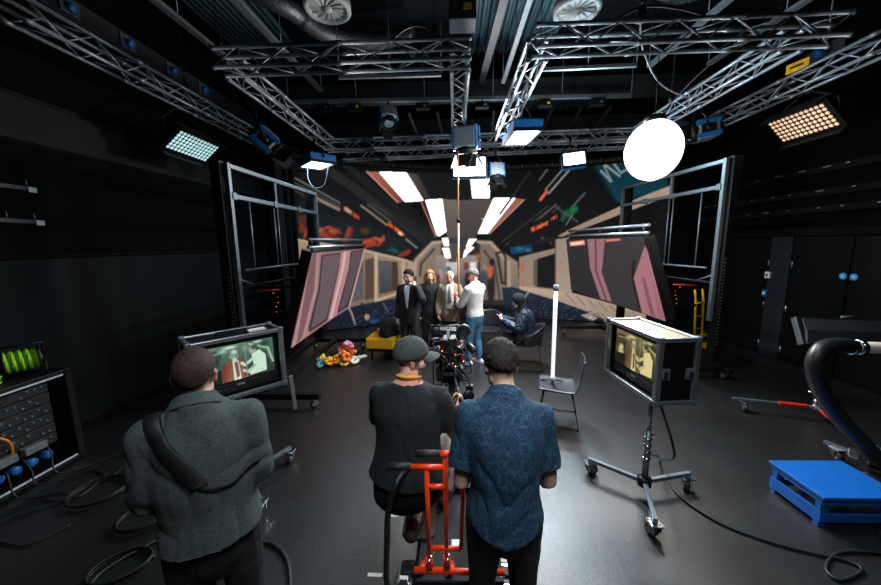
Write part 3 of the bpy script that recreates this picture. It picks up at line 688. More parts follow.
def lens_array(cs, bulb, s, label, hang):
    c00, c10, c11, c01 = map(V, cs); ctr = (c00+c10+c11+c01)/4
    x = ((c10-c00)+(c11-c01))/2; y = ((c01-c00)+(c11-c10))/2; w, h = x.length, y.length
    x.normalize(); n = x.cross(y).normalized(); y = n.cross(x).normalized()
    if n.dot(CAMP-ctr) < 0: n = -n
    m = Matrix((x, y, x.cross(y))).transposed(); zz = n
    t = thing('hanging_flood_light', label, 'flood light', ctr)
    MB().box(ctr-zz*.07, (w+.08, h+.08, .12), m).build('housing', BLACKM, t, True, bev=.01)
    MB().box(ctr-zz*.16, (.4, h*.7, .08), m).build('power_unit', BLUEP, t, True, bev=.01)
    for k in (-1, 1): MB().box(ctr+y*k*(h/2+.05)+zz*.03, (w+.06, .012, .14), m).build('side_shield', BLACKM, t, True)
    q = MB(); g = MB()
    for i in range(12):
        for j in range(6):
            c = ctr+x*((i+.5)/12-.5)*w+y*((j+.5)/6-.5)*h
            q.lathe([(.0, .014), (.02, .012), (.027, .004), (.028, -.005)], c, zz, 8); g.lathe([(.029, -.01), (.029, .006), (.026, .006)], c, zz, 8)
    q.build('lens', light_mat('lens_glow', bulb, s), t, True); g.build('reflector_grid', GREYM, t, True)
    up = V(hang)
    for k in (-1, 1): MB().tube([ctr+x*k*(w/2+.03)-zz*.08, ctr+x*k*(w/2+.04)+(up-ctr)*.5, up+x*k*.06], .014, 8).build('yoke_arm', BLACKM, t, True)
    MB().cyl(up-x*.1, up+x*.1, .02).build('clamp', BLACKM, t, True)
    return t
lens_array([at(167.4, 148.6, X=-3.95), at(205, 160.6, X=-3.95), at(219, 147.6, X=-3.7), at(177.7, 128, X=-3.7)], (190, 235, 240), .75, 'flood light of cool white lenses under the left wall truss', (-3.97, 4.95, 4.165))
lens_array([at(778.5, 142.6, X=4.95), at(835.9, 125.8, X=4.95), at(828.7, 100.9, X=4.7), at(772.6, 122.4, X=4.7)], (232, 190, 150), .6, 'flood light of warm amber lenses under the right wall truss', (4.8, 5.05, 4.165))
LENSM = mat('lamp_lens', (120, 150, 165), .15, 0, .1, coat=.6)
SILV = mat('lamp_silver', (140, 150, 158), .4, .5, .1)
def fresnel(loc, aim, hang, label, s=1.):
    loc = V(loc); z = (V(aim)-loc).normalized(); x = z.cross(V((0, 0, 1))).normalized(); y = x.cross(z)
    m = Matrix((x, y, z)).transposed(); t = thing('fresnel_light', label, 'spotlight', loc, 0, 'blue and silver spotlights of the rig')
    def P(a, b, c): return loc+m @ V((a*s, b*s, c*s))
    def B(c, sz): return MB().box(P(*c), [q*s for q in sz], m)
    B((0, 0, -.03), (.34, .3, .3)).build('housing', SILV, t, True, bev=.03*s)
    for k in (-1, 1):
        for y_ in (-.1, .1): B((k*.175, y_, -.02), (.03, .07, .34)).build('side_rail', BLUEP, t, True, bev=.008*s)
        B((k*.172, 0, -.02), (.02, .13, .2)).build('side_panel', BLACKM, t, True)
    B((0, .155, -.04), (.22, .03, .26)).build('top_cover', SILV, t, True, bev=.008*s)
    MB().lathe([(.0, -.26*s), (.1*s, -.25*s), (.15*s, -.19*s)], P(0, 0, 0), z, 12).build('rear_cover', BLACKM, t, True)
    MB().lathe([(.15*s, .1*s), (.165*s, .14*s), (.165*s, .2*s), (.14*s, .21*s), (.13*s, .18*s)], P(0, 0, 0), z, 20).build('lens_ring', BLACKM, t, True)
    MB().lathe([(.0, .2*s), (.08*s, .19*s), (.135*s, .165*s)], P(0, 0, 0), z, 20).build('lens', LENSM, t, True)
    for k in range(4):
        a = PI/2*k; rx, ry = math.cos(a), math.sin(a)
        MB().prism([P(rx*.15-ry*.13, ry*.15+rx*.13, .21), P(rx*.15+ry*.13, ry*.15-rx*.13, .21), P(rx*.24+ry*.09, ry*.24-rx*.09, .38), P(rx*.24-ry*.09, ry*.24+rx*.09, .38)], z*.006).build('barn_door', BLACKM, t, True)
    h = V(hang)
    MB().tube([P(.2, 0, 0), P(.21, 0, 0)*.5+h*.5+x*.1*s, h+x*.03, h-x*.03, P(-.21, 0, 0)*.5+h*.5-x*.1*s, P(-.2, 0, 0)], .014*s, 8).build('yoke', BLACKM, t, True)
    MB().cyl(h, h+V((0, 0, .16)), .022, 8).build('clamp', BLACKM, t, True)
    for k in (-1, 1): MB().lathe([(.035*s, 0), (.035*s, .02*s), (.0, .025*s)], P(k*.19, 0, 0), x*k, 10).build('yoke_knob', BLACKP, t, True)
    return t
fresnel((-3.22, 5.9, 3.95), (-1.6, 6.6, 2.4), (-3.3, 5.75, 4.3), 'blue and silver spotlight hanging left, between the two left trusses', 1.1)
fresnel((-1.27, 6.75, 4.62), (-1.0, 6.2, 3.6), (-1.27, 6.85, 4.88), 'blue spotlight high up behind the front left truss', .9)
fresnel((.22, 6.15, 4.0), (.27, 6.32, 3.0), (.12, 6.1, 4.2), 'blue and silver spotlight under the left middle truss, above the brass pole', 1.15)
fresnel((.87, 7.2, 3.66), (.92, 7.0, 2.4), (.87, 7.25, 4.0), 'small blue spotlight aimed down beside the wide central panel light', .85)
fresnel((4.1, 5.95, 3.98), (2.6, 6.3, 3.75), (3.95, 5.95, 4.34), 'blue and silver spotlight hanging beside the glowing lantern', 1.0)
# lantern
bc = at(653, 150.5, Y=4.4); br = .315
t = thing('hanging_lantern', 'big round glowing white fabric lantern hanging at the right', 'lantern', bc, 0)
MB().ell((0, 0, 0), (br, br, br*1.12), nu=40, nv=24).build('globe', light_mat('lantern_glow', (255, 252, 246), 3.2), t)
MB().lathe([(.0, .05), (.11, .045), (.12, .0), (.1, -.02)], (0, 0, br*1.11), n=24).build('top_cap', BLACKM, t)
MB().lathe([(.05, .006), (.055, -.004), (.0, -.006)], (0, 0, -br*1.12), n=24).build('bottom_ring', GREYP, t)
ch = MB(); ch.cyl((0, 0, br*1.11+.05), (-.02, 0, TZ+.43-bc.z), .006, 6)
ch.build('suspension_wire', BLACKM, t)
MB().tube(spline([(.02, 0, br*1.1), (.25, .05, br+.3), (.5, -.1, TZ-bc.z+.0), (1.0, -.1, TZ-bc.z+.36)], 8), .008, 6).build('power_lead', GREYP, t)
l = bpy.data.lights.new('lantern_bulb', 'POINT'); l.energy = 130; l.color = (1, .95, .88); l.shadow_soft_size = br
MB_ = bpy.data.objects.new('lantern_bulb', l); C.objects.link(MB_); MB_.parent = t; MB_.location = (0, -0.0, -br-.5)
rail_ = single(MB().bar((1.6, 4.4, TZ+.43), (3.55, 4.4, TZ+.43), .05, .05), 'lantern_bar', BLACKM, 'black crossbar resting between the right trusses above the lantern', 'bar')
# cables looping from the rig
for pts, r, m, lb in (([(-2.9, 6.75, 3.85), (-2.85, 6.6, 3.5), (-2.7, 6.5, 3.3), (-2.5, 6.5, 3.35), (-2.42, 6.55, 3.68)], .007, GREYM, 'pale lead drooping from the left panel light'),
                      ([(1.9, 3.8, 4.42), (2.1, 4.1, 4.3), (2.6, 4.6, 4.15), (3.4, 5.3, 4.25), (3.6, 5.6, 4.42)], .009, GREYP, 'thin pale lead drooping from the front right truss'),
                      ([(1.6, 3.84, 4.41), (1.9, 3.78, 4.52), (2.3, 3.8, 4.50), (2.7, 3.86, 4.41)], .012, CABLE, 'black lead looped along the top of the front right truss'),
                      ([(-.7, 4.0, 4.42), (-.5, 4.0, 4.55), (-.3, 4.0, 4.55), (-.15, 4.05, 4.42)], .012, CABLE, 'black lead looped on top of the front left truss'),
                      ([(1.02, 6.3, 4.43), (1.22, 6.3, 4.6), (1.32, 6.1, 4.3), (1.15, 6.0, 4.08)], .012, CABLE, 'black lead looped above the right middle truss')):
    single(MB().tube(spline(pts, 8), r, 7), 'rig_cable', m, lb, 'cable')

# ================================================================== ROLLING FRAMES AND TILTED SCREENS
def caster(mb_parent, c, a=0., r=.055, col=ALU, world=True):
    c = V(c)                                     # wheel centre height = r
    d = V((math.cos(a), math.sin(a), 0)); s_ = V((-d.y, d.x, 0))
    o = MB().box((c.x, c.y, r*2.35), (.09, .09, .012)).box((c+d*.0+V((0, 0, r*1.7-c.z))+s_*.035), (.06, .008, r*1.5), Matrix.Rotation(a, 3, 'Z')).box((c+V((0, 0, r*1.7-c.z))-s_*.035), (.06, .008, r*1.5), Matrix.Rotation(a, 3, 'Z')).build('caster', col, mb_parent, world)
    w = V((c.x, c.y, r+.003))-d*.02
    MB().lathe([(.0, -.022), (r*.6, -.022), (r*.95, -.02), (r, -.012), (r, .012), (r*.95, .02), (r*.6, .022), (.0, .022)], w, s_, 16).build('wheel', RUBBER, o, False)
    h = MB().lathe([(.0, -.026), (r*.5, -.026), (r*.5, .026), (.0, .026)], w, s_, 12).build('wheel_hub', YELLOW if col is ALU else CHROME, o, False)
    for q in (o.children): q.location = -mb_parent.matrix_basis.translation if world else (0, 0, 0)
    return o
def perf_mat():
    m = mat('perforated_strip', (26, 27, 29), .45, .5); nt = m.node_tree; b = nt.nodes['Principled BSDF']
    tc = nt.nodes.new('ShaderNodeTexCoord'); w_ = nt.nodes.new('ShaderNodeTexWave'); w_.bands_direction = 'Z'; w_.inputs['Scale'].default_value = 5.7
    nt.links.new(tc.outputs['Object'], w_.inputs['Vector']); r = nt.nodes.new('ShaderNodeValToRGB'); r.color_ramp.elements[0].position = .86; r.color_ramp.elements[1].position = .92
    r.color_ramp.elements[0].color = (.008, .008, .009, 1); r.color_ramp.elements[1].color = (.3, .31, .32, 1); nt.links.new(w_.outputs['Fac'], r.inputs['Fac']); nt.links.new(r.outputs['Color'], b.inputs['Base Color']); return m
PERF = perf_mat()
def rolling_frame(near, far, sgn, label, H, feet, lows):
    near, far = V(near+(0,)), V(far+(0,)); ax = (far-near).normalized(); L = (far-near).length
    inn = V((sgn, 0, 0)); t = thing('rolling_frame', label, 'rolling frame', (near+far)/2, 0, 'tall rolling frames holding the tilted screens')
    Z = lambda p, z: V((p.x, p.y, z))
    for p in (near, far):
        q = p-inn*.1
        MB().bar(Z(q, .16), Z(q, H+.02), .14, .14, up=ax).build('mast', BLACKM, t, True, bev=.008)
    MB().bar(Z(near, .5)-inn*.065-ax*.073, Z(near, 1.95)-inn*.065-ax*.073, .03, .004, up=ax).build('perforated_strip', PERF, t, True)
    n2 = near+inn*.02; f2 = far+inn*.02
    for p in (n2, f2): MB().bar(Z(p, .9), Z(p, H), .06, .06, up=ax).build('upright', FRAMEM, t, True, bev=.006)
    for z, w in ((H-.04, .07), (H-.42, .06)): MB().bar(Z(n2, z), Z(f2, z), w, .06).build('rail', FRAMEM, t, True, bev=.006)
    MB().cyl(Z(n2+ax*.15, lows[0]), Z(f2-ax*.1, lows[0]), .018).build('rail', ALUD, t, True)
    MB().cyl(Z(n2, lows[1]), Z(f2, lows[1]), .025).build('rail', BLACKM, t, True)
    mid = n2.lerp(f2, .42)
    MB().bar(Z(mid, H-.42), Z(mid, H-.04), .035, .05, up=ax).build('spacer', FRAMEM, t, True)
    for k in (.15, .39, .43): q = n2.lerp(f2, k); MB().cyl(Z(q, lows[0]), Z(q, H-.42), .012, 8).build('thin_upright', ALUD, t, True)
    MB().cyl(Z(n2, lows[0]-.1), Z(n2+ax*.35, lows[1]), .014, 8).build('diagonal', GREYM, t, True)
    for k in (.02, .4, .7): q = n2.lerp(f2, k); MB().box(Z(q, H-.42), (.09, .09, .1)).build('joint_clamp', FRAMEM, t, True, bev=.01)
    # base
    for p, q in ((near-ax*.35-inn*.1, far+ax*.2-inn*.1), (near+inn*feet[0]-ax*.15, far+inn*feet[1]-ax*.1)):
        MB().bar(Z(p, .17), Z(q, .17), .09, .08).build('base_bar', BLACKM, t, True, bev=.006)
    for p, fl in ((near-ax*.22, feet[2]), (far-ax*.15, feet[3])):
        MB().bar(Z(p-inn*.14, .17), Z(p+inn*fl, .17), .09, .08).build('base_foot', BLACKM, t, True, bev=.006)
        caster(t, Z(p+inn*(fl-.07), 0), .6); caster(t, Z(p-inn*.1, 0), 1.2)
    for z in (lows[1]-.05, lows[1]-.45):
        for p in (near+ax*.45, far-ax*.35):
            MB().bar(Z(p-inn*.1, z), Z(p+inn*.5, z+.02), .05, .05).build('support_arm', BLACKM, t, True)
    rg = random.Random(9)
    for i in range(5):
        c = Z(near+ax*(.25+.05*(i % 2))+inn*(.34+.03*(i % 3)), lows[1]-.1-i*.07)
        MB().ell(c, .009, nu=8, nv=6).build('status_light', light_mat('status_glow', rg.choice([(255, 60, 30), (255, 150, 30), (230, 40, 30)]), .5), t, True)
    MB().cyl(Z(near+ax*.3+inn*.02, lows[1]-.08), Z(near+ax*.3+inn*.42, lows[1]-.06), .012).build('pull_rod', ORANGE, t, True)
    return t
def onplane(px, py, a, b, c):
    n = (b-a).cross(c-a); d = at(px, py, Y=5)-CAMP; return CAMP+d*((a-CAMP).dot(n)/d.dot(n))
def tilted_screen(t, TL, TR, BR, BL, canvas, back):
    TL, TR, BR, BL, back = map(V, (TL, TR, BR, BL, back))
    if BL.y > BR.y: BL = onplane(*proj(BL), TL, TR, BR)
    else: BR = onplane(*proj(BR), TL, TR, BL)
    e = back*.02
    cab = MB().prism([p+e for p in (TL, TR, BR, BL)], back*.14).build('tilted_screen', BLACKM, t, True); off = t.matrix_basis.translation
    def sub(o):
        o.parent = cab
        return o
    fn = lambda u, v: (BL*(1-u)+BR*u)*(1-v)+(TL*(1-u)+TR*u)*v
    nu, nv = 150, 110
    pts = [proj(fn(i/nu, j/nv)) for j in range(nv+1) for i in range(nu+1)]
    picture('carriage_picture', fn, nu, nv, canvas.sample(np.array([p[0] for p in pts]), np.array([p[1] for p in pts])), t).parent = cab
    for o_, r in ((.06, .022), (.17, .022)):
        a = TL+V((0, 0, o_))+back*.06; b = TR+V((0, 0, o_))+back*.06
        sub(MB().cyl(a, b, r).build('top_rail', ALU if o_ < .1 else ALUD, t, True))
    for k in (.04, .5, .96):
        a = TL.lerp(TR, k)+back*.06; sub(MB().cyl(a, a+V((0, 0, .2)), .016, 8).build('rail_post', BLACKM, t, True))
    for p, q in ((TL, BL), (TR, BR)): sub(MB().bar(p+back*.1, q+back*.1, .05, .1).build('end_channel', BLACKM, t, True))
    return t
cl = Canvas(280, 240, 375, 355, 3, (150, 108, 110)); S = lambda x, y: (290+x/4.875, 230+y/4.875)
def SP(c, pts, col, S=S, **k): c.poly([S(*p) for p in pts], col, **k)
SP(cl, [(100, 100), (160, 100), (100, 500), (-10, 590)], (172, 132, 132)); SP(cl, [(95, 180), (112, 110), (130, 110), (118, 290), (60, 520), (30, 560)], (122, 88, 92))
SP(cl, [(140, 115), (158, 115), (146, 290), (95, 470), (70, 530), (100, 420), (132, 290)], (158, 118, 118))
SP(cl, [(153, 122), (251, 110), (240, 190), (182, 440), (92, 500), (90, 478), (138, 285)], (60, 50, 54)); SP(cl, [(160, 128), (246, 117), (234, 190), (177, 432), (102, 482), (146, 288)], (102, 86, 92))
SP(cl, [(248, 110), (300, 100), (288, 190), (232, 410), (182, 445), (238, 190)], (176, 130, 132)); SP(cl, [(262, 108), (276, 106), (262, 195), (206, 430), (192, 436), (250, 195)], (214, 172, 170))
SP(cl, [(296, 104), (372, 92), (284, 372), (230, 408), (236, 380), (286, 190)], (58, 48, 52)); SP(cl, [(302, 108), (360, 99), (276, 366), (240, 392), (290, 195)], (90, 76, 82))
SP(cl, [(360, 94), (372, 90), (298, 368), (284, 374)], (186, 146, 146))
rg = random.Random(3)
for i in range(60): cl.ell(S(rg.uniform(110, 330), rg.uniform(140, 440)), .35, .5, (150, 132, 138), .6)
cl.blur((280, 240, 375, 355), 1, 1); cl.grain(.14)
frL = rolling_frame((-2.98, 4.38), (-2.9, 6.95), 1, 'tall rolling frame on the left with a tilted pink screen showing two windows', 3.28, (.36, .33, 1.15, 1.0), (1.86, 1.62))
tilted_screen(frL, (-2.0, 4.6, 2.09), (-1.99, 7.4, 2.11), (-2.41, 7.4, .80), (-2.42, 4.6, .70), cl, (-.92, 0, .36))
cl = Canvas(560, 230, 675, 330, 3, (50, 46, 48)); S2 = lambda x, y: (500+x/4.878, 230+y/4.878)
def SQ(pts, col, **k): SP(cl, pts, col, S2, **k)
SQ([(325, 40), (430, 40), (445, 190), (490, 330), (350, 300), (345, 120)], (44, 42, 44)); SQ([(425, 40), (516, 40), (496, 205), (545, 352), (490, 335), (440, 190)], (150, 108, 114)); SQ([(462, 40), (470, 40), (472, 200), (525, 348), (516, 345), (464, 200)], (92, 62, 68))
SQ([(512, 40), (712, 40), (648, 235), (690, 402), (545, 352), (497, 205)], (56, 51, 54)); SQ([(645, 150), (660, 150), (652, 235), (698, 404), (682, 400), (640, 235)], (28, 26, 28))
SQ([(705, 78), (652, 235), (692, 404), (815, 450), (722, 100)], (166, 112, 120)); SQ([(690, 232), (705, 232), (760, 425), (735, 418)], (128, 84, 92)); SQ([(745, 230), (760, 300), (812, 450), (770, 432)], (150, 100, 108))
SQ([(338, 58), (412, 48), (415, 72), (342, 80)], (232, 140, 122)); SQ([(346, 64), (405, 56), (407, 66), (349, 74)], (255, 220, 205)); SQ([(516, 44), (592, 40), (585, 52), (516, 58)], (220, 120, 100))
for i in range(50): cl.ell(S2(rg.uniform(350, 640), rg.uniform(100, 360)), .35, .45, (96, 88, 92), .5)
cl.blur((560, 230, 675, 330), 1, 1); cl.grain(.14)
frR = rolling_frame((4.15, 5.42), (3.9, 8.0), -1, 'tall rolling frame on the right with a tilted dark screen with pink bands', 3.43, (.4, .4, 1.3, 1.35), (1.75, 1.52))
tilted_screen(frR, (2.5, 7.6, 2.25), (2.77, 5.0, 2.24), (3.18, 5.0, .99), (2.66, 7.6, 1.12), cl, (.95, .1, .3))

# ================================================================== FLIGHT CASE MONITORS ON WHEELED STANDS
def mon_picture(tint, sat):
    c = Canvas(0, 0, 100, 56, 4, (60, 78, 70)); E_, PL, LN = c.ell, c.poly, c.line
    PL([(0, 0), (100, 0), (100, 56), (0, 56)], (96, 124, 112), 1, (38, 56, 52)); PL([(62, 0), (100, 0), (100, 40), (80, 20)], (70, 104, 90))
    LN([(66, 4), (92, 16), (98, 40)], 3, (160, 186, 174)); LN([(70, 10), (88, 22), (92, 44)], 1.5, (24, 40, 36)); PL([(0, 8), (30, 4), (28, 20), (0, 30)], (52, 78, 70))
    E_((14, 34), 9, 14, (186, 204, 194), .9, .5); E_((20, 24), 7, 9, (40, 52, 48), .8, .4); E_((16, 27), 5, 6, (196, 206, 196), .9, .4); PL([(2, 40), (26, 36), (30, 56), (0, 56)], (28, 36, 36))
    PL([(28, 30), (40, 24), (52, 24), (60, 32), (62, 56), (26, 56)], (156, 62, 50), 1, (180, 76, 62)); PL([(42, 26), (50, 26), (52, 56), (42, 56)], (206, 214, 208)); PL([(44, 28), (49, 28), (50, 50), (46, 54)], (150, 70, 60))
    E_((45, 18), 6.2, 9, (148, 154, 144), 1, .3); E_((45, 11.5), 5.6, 4.5, (190, 200, 190), 1, .6); E_((47.5, 20), 3.5, 7, (112, 118, 110), .6, .8); E_((45, 24), 4.2, 3.2, (206, 210, 202), .9, .6); LN([(41.2, 16.5), (43.8, 16.8)], 1.1, (84, 90, 84), .8); LN([(46.4, 16.8), (49, 16.5)], 1.1, (84, 90, 84), .8); LN([(45, 17), (45.4, 20.5)], 1, (176, 182, 172), .8); E_((38.8, 18.5), 1.2, 2.4, (140, 140, 130), 1, .4)
    PL([(28, 30), (34, 27), (32, 56), (26, 56)], (112, 44, 38), .7); PL([(56, 30), (62, 36), (62, 56), (57, 56)], (120, 48, 40), .7)
    PL([(72, 24), (78, 20), (76, 52), (68, 53)], (168, 184, 174), .7); PL([(82, 22), (88, 27), (88, 52), (82, 52)], (150, 168, 158), .7); E_((30, 8), 9, 5, (190, 206, 198), .7, .7); E_((60, 10), 5, 8, (150, 176, 164), .6, .8); LN([(6, 12), (26, 10)], 2, (150, 172, 162), .7); LN([(36, 30), (34, 54)], .8, (100, 34, 28)); LN([(56, 32), (57, 54)], .8, (100, 34, 28))
    PL([(68, 20), (80, 16), (88, 26), (88, 52), (64, 54), (62, 44), (70, 40)], (206, 218, 210)); LN([(70, 28), (58, 36), (54, 32)], 4.6, (190, 204, 194)); LN([(72, 40), (62, 48), (56, 44)], 4.4, (176, 192, 182)); E_((70, 14), 6, 7.5, (150, 160, 152), 1, .3); E_((73, 10), 6, 5, (70, 78, 74), 1, .4)
    LN([(60, 0), (60, 56)], 1.6, (120, 136, 126)); E_((88, 8), 9, 6, (28, 40, 38), .6, .6); E_((40, 4), 12, 3, (226, 236, 230), .8, .6); E_((78, 3), 9, 2.5, (230, 240, 234), .7, .6)
    c.blur((0, 0, 100, 56), 1, 1); g = c.a.mean(axis=2, keepdims=True); c.a = np.clip((g+(c.a-g)*sat)*np.array(tint), 0, 255); return c
def monitor(loc, rotz, label, canvas, top, handle, w=.67, d=.29, h=.5, gain=1.):
    t = thing('flight_case_monitor', label, 'monitor', loc, rotz, 'flight case monitors')
    f = -d/2
    def BX(nm, c, s, m, b=.004): return MB().box(c, s).build(nm, m, t, bev=b)
    BX('side_panel', (-w/2+.008, 0, h/2), (.016, d, h), MATTE); BX('side_panel', (w/2-.008, 0, h/2), (.016, d, h), MATTE)
    BX('top_panel', (0, 0, h-.008), (w, d, .016), top); BX('bottom_panel', (0, 0, .008), (w, d, .016), MATTE); BX('back_panel', (0, d/2-.008, h/2), (w, .016, h), MATTE)
    a = .011
    for x in (-1, 1):
        for y in (-1, 1):
            for p, q in (((x*w/2, y*d/2, 0), (x*w/2, y*d/2, h)),): MB().bar(p, q, .04, .04, up=(0, 1, 0)).build('edge_profile', ALU, t, bev=.006)
    for z in (.002, h-.002):
        for y in (-1, 1): MB().bar((-w/2, y*d/2, z), (w/2, y*d/2, z), .034, .034).build('edge_profile', ALU, t, bev=.006)
        for x in (-1, 1): MB().bar((x*w/2, -d/2, z), (x*w/2, d/2, z), .034, .034).build('edge_profile', ALU, t, bev=.006)
    for x in (-1, 1):
        for y in (-1, 1):
            for z in (0, h): MB().box((x*w/2, y*d/2, z), (.046, .046, .046)).build('corner_cap', ALUD, t, bev=.008)
    b = BX('bezel', (0, f+.06, h*.49), (w-.05, .03, h-.06), BLACKP)
    BX('chin', (0, f+.042, .075), (w-.08, .012, .06), BLACKP)
    MB().box((0, f+.035, .085), (.06, .004, .012)).build('badge', GREYP, t)
    for k in range(5): MB().lathe([(.006, 0), (.006, .005), (.0, .006)], (-.2+k*.025, f+.037, .07), (0, -1, 0), 8).build('button', GREYM, t)
    W_, H_ = w-.11, h-.19
    nu, nv = 150, 84; fn = lambda u, v: V(((u-.5)*W_, f+.043, .125+v*H_))
    uu, vv = np.meshgrid(np.linspace(0, 100, nu+1), np.linspace(56, 0, nv+1))
    o = picture('screen_picture', fn, nu, nv, np.minimum(canvas.sample(uu.ravel(), vv.ravel())*gain, 255), t, False)
    for x in (-1, 1):
        for y in (-.1, .1):
            k = MB().box((x*(w/2+.012), y, h*.47), (.012, .075, .09)).build('latch', ALUD, t, bev=.004)
            MB().box((x*(w/2+.022), y, h*.47), (.014, .03, .05)).build('latch_lever', CHROME, k, bev=.004)
    if handle:
        MB().tube([(-.12, 0, h), (-.12, 0, h+.03), (.12, 0, h+.03), (.12, 0, h)], .009, 8).build('handle', BLACKM, t)
        MB().box((.18, -.02, h+.008), (.14, .07, .014)).build('paper_label', WHITEP, t)
    else:
        MB().grid(lambda u, v: V((-.02+(u-.5)*.22+.02*math.sin(v*9), (v-.5)*.12+.02*math.sin(u*12), h+.0015)), 8, 4).build('sticker', mat('sticker_blue', (70, 96, 116), .5, 0, .9, 30), t)
    return t
def wheeled_stand(loc, top, angs, label, r=.44, lean=()):
    x, y = loc; t = thing('wheeled_stand', label, 'stand', (x, y, 0), 0, 'wheeled stands under the monitors')
    L = lambda nm, m, p, q, rad: MB().cyl(p, q, rad, 14).build(nm, m, t)
    L('lower_tube', ALUD, (0, 0, .1), (0, 0, .62), .026); L('upper_tube', ALU, (0, 0, .6), (0, 0, top), .02)
    for z in (.36, .42, .48, .54): MB().lathe([(.026, -.012), (.034, -.01), (.034, .01), (.026, .012)], (0, 0, z), n=14).build('collar', CHROME, t)
    for z, a in ((.55, .6), (.4, -.4)):
        k = MB().cyl((0, 0, z), (.06*math.cos(a), .06*math.sin(a), z), .008, 8).build('lock_screw', CHROME, t)
        MB().box((.075*math.cos(a), .075*math.sin(a), z), (.045, .014, .03), (0, .3, a)).build('lock_handle', ALU, k, bev=.004)
    MB().lathe([(.03, -.04), (.055, -.035), (.055, .035), (.03, .04)], (0, 0, .14), n=14).build('leg_hub', BLACKM, t)
    MB().box((0, 0, top-.008), (.16, .16, .014)).build('mount_plate', BLACKM, t, bev=.003)
    for a in angs:
        d = V((math.cos(a), math.sin(a), 0))
        MB().bar(d*.04+V((0, 0, .14)), d*r+V((0, 0, .15)), .034, .034).build('leg', ALUD, t, bev=.004)
        c = caster(t, d*(r-.02), a+.7, .05, CHROME, False)
    return t
gm = mon_picture((.92, 1.0, .93), .72); ym = mon_picture((1.04, .96, .68), .16)
monL = monitor((-1.907, 2.672, .955), R(47.8), 'flight case monitor on the left, showing a man in a red jacket', gm, MATTE, True, gain=1.05)
monitor((1.64, 2.79, .965), R(-84), 'flight case monitor on the right with a pale wooden top and yellowish picture', ym, WOODTOP, False, gain=1.0)
wheeled_stand((-1.9, 2.66), .953, (R(-46), R(62), R(180)), 'wheeled chrome stand under the left monitor')
wheeled_stand((1.63, 2.66), .963, (R(143), R(12), R(250)), 'wheeled stand with three castors under the right monitor', .46)
MB().bar((-1.53, 2.86, 1.0), (-1.49, 2.82, .69), .035, .012, up=(.7, -.7, 0)).build('flap_strut', ALU, monL, True, bev=.003)

# ================================================================== FURNITURE ON THE STAGE FLOOR
SHELL = mat('black_chair_shell', (34, 35, 38), .3, 0, .1)
WIRE = mat('black_wire', (20, 20, 22), .4, .4)
SEATM = mat('lit_satin_shell', (58, 60, 64), .28, 0, .1, spec=.9)  # black shell lightened in colour for the light of the tube
def side_chair(name, label, loc, rotz):
    t = thing(name, label, 'chair', loc, rotz, None)
    prof = [(.23, .425), (.2, .45), (.05, .445), (-.1, .435), (-.19, .45), (-.235, .52), (-.26, .64), (-.285, .8), (-.29, .83)]
    ps = spline([(0, a, b) for a, b in prof], 4)
    def fn(u, v):
        f = v*(len(ps)-1); i = min(int(f), len(ps)-2); p = ps[i].lerp(ps[i+1], f-i); s = (u-.5)*2
        wd = .225 if v < .55 else .225-.03*(v-.55)/.45
        if v > .93: wd *= 1-.25*((v-.93)/.07)**2
        if v < .07: wd *= 1-.12*((.07-v)/.07)**2
        return V((s*wd, p.y+.02*s*s*(1 if v > .5 else 0), p.z+.018*s*s*(1 if v < .5 else 0)))
    MB().grid(fn, 14, 28).build('shell', SEATM, t, solid=.012)
    for x in (-1, 1):
        MB().tube([(x*.16, .16, .43), (x*.215, .21, .02), (x*.225, -.24, .012), (x*.16, -.15, .42)], .0085, 8).build('leg', WIRE, t)
        for y in (.2, -.23): MB().cyl((x*.218, y, 0), (x*.218, y, .025), .013, 8).build('foot_cap', RUBBER, t)
    for y, z in ((.185, .2), (-.2, .2)): MB().cyl((-.197, y, z), (.197, y, z), .007, 8).build('stretcher', WIRE, t)
    MB().tube([(-.16, .16, .43), (.16, .16, .43), (.16, -.15, .42), (-.16, -.15, .42)], .009, 8, closed=True).build('under_frame', WIRE, t)
    return t
side_chair('side_chair', 'black shell chair with wire legs carrying a light tube', (1.27, 3.93, 0), R(74))
def arm_chair(label, loc, rotz):
    t = thing('armchair', label, 'chair', loc, rotz, 'black tub armchairs')
    def fn(u, v):
        a = PI*(1.0-u)*1.12-PI*.06+PI; rr = .26+.05*v; h = .44+v*(.16+.2*max(0, math.sin(PI*u))**1.2)
        return V((math.cos(a)*rr*1.05, math.sin(a)*rr*.98+.04, h))
    MB().grid(fn, 28, 8).build('backrest', SHELL, t, solid=.014)
    MB().grid(lambda u, v: V(((u-.5)*.54*math.sqrt(max(.05, 1-((v-.55)*1.5)**2)), (v-.5)*.54+.03, .43+.02*(2*u-1)**2)), 16, 16).build('seat', SHELL, t, solid=.02)
    for x in (-1, 1):
        MB().tube([(x*.17, .2, .42), (x*.235, .24, .012), (x*.235, -.24, .012), (x*.17, -.17, .42)], .009, 8).build('leg', WIRE, t)
    MB().cyl((-.215, .215, .14), (.215, .215, .14), .007, 8).build('stretcher', WIRE, t); MB().cyl((-.22, -.22, .14), (.22, -.22, .14), .007, 8).build('stretcher', WIRE, t)
    return t
ach = arm_chair('black tub armchair under the hooded seated person', (1.3, 5.72, 0), R(78))
dup(ach, (.70, 6.75, 0), R(165), 'empty black tub armchair behind the man in jeans')
t = thing('light_tube', 'glowing white light tube standing upright on the side chair', 'light tube', (1.21, 3.96, .452))
MB().cyl((0, 0, .09), (0, 0, 1.2), .022, 16).build('tube', light_mat('tube_glow', (224, 226, 236), 1.15), t)
MB().box((.0, .034, .65), (.036, .014, 1.1)).build('back_channel', ALU, t)
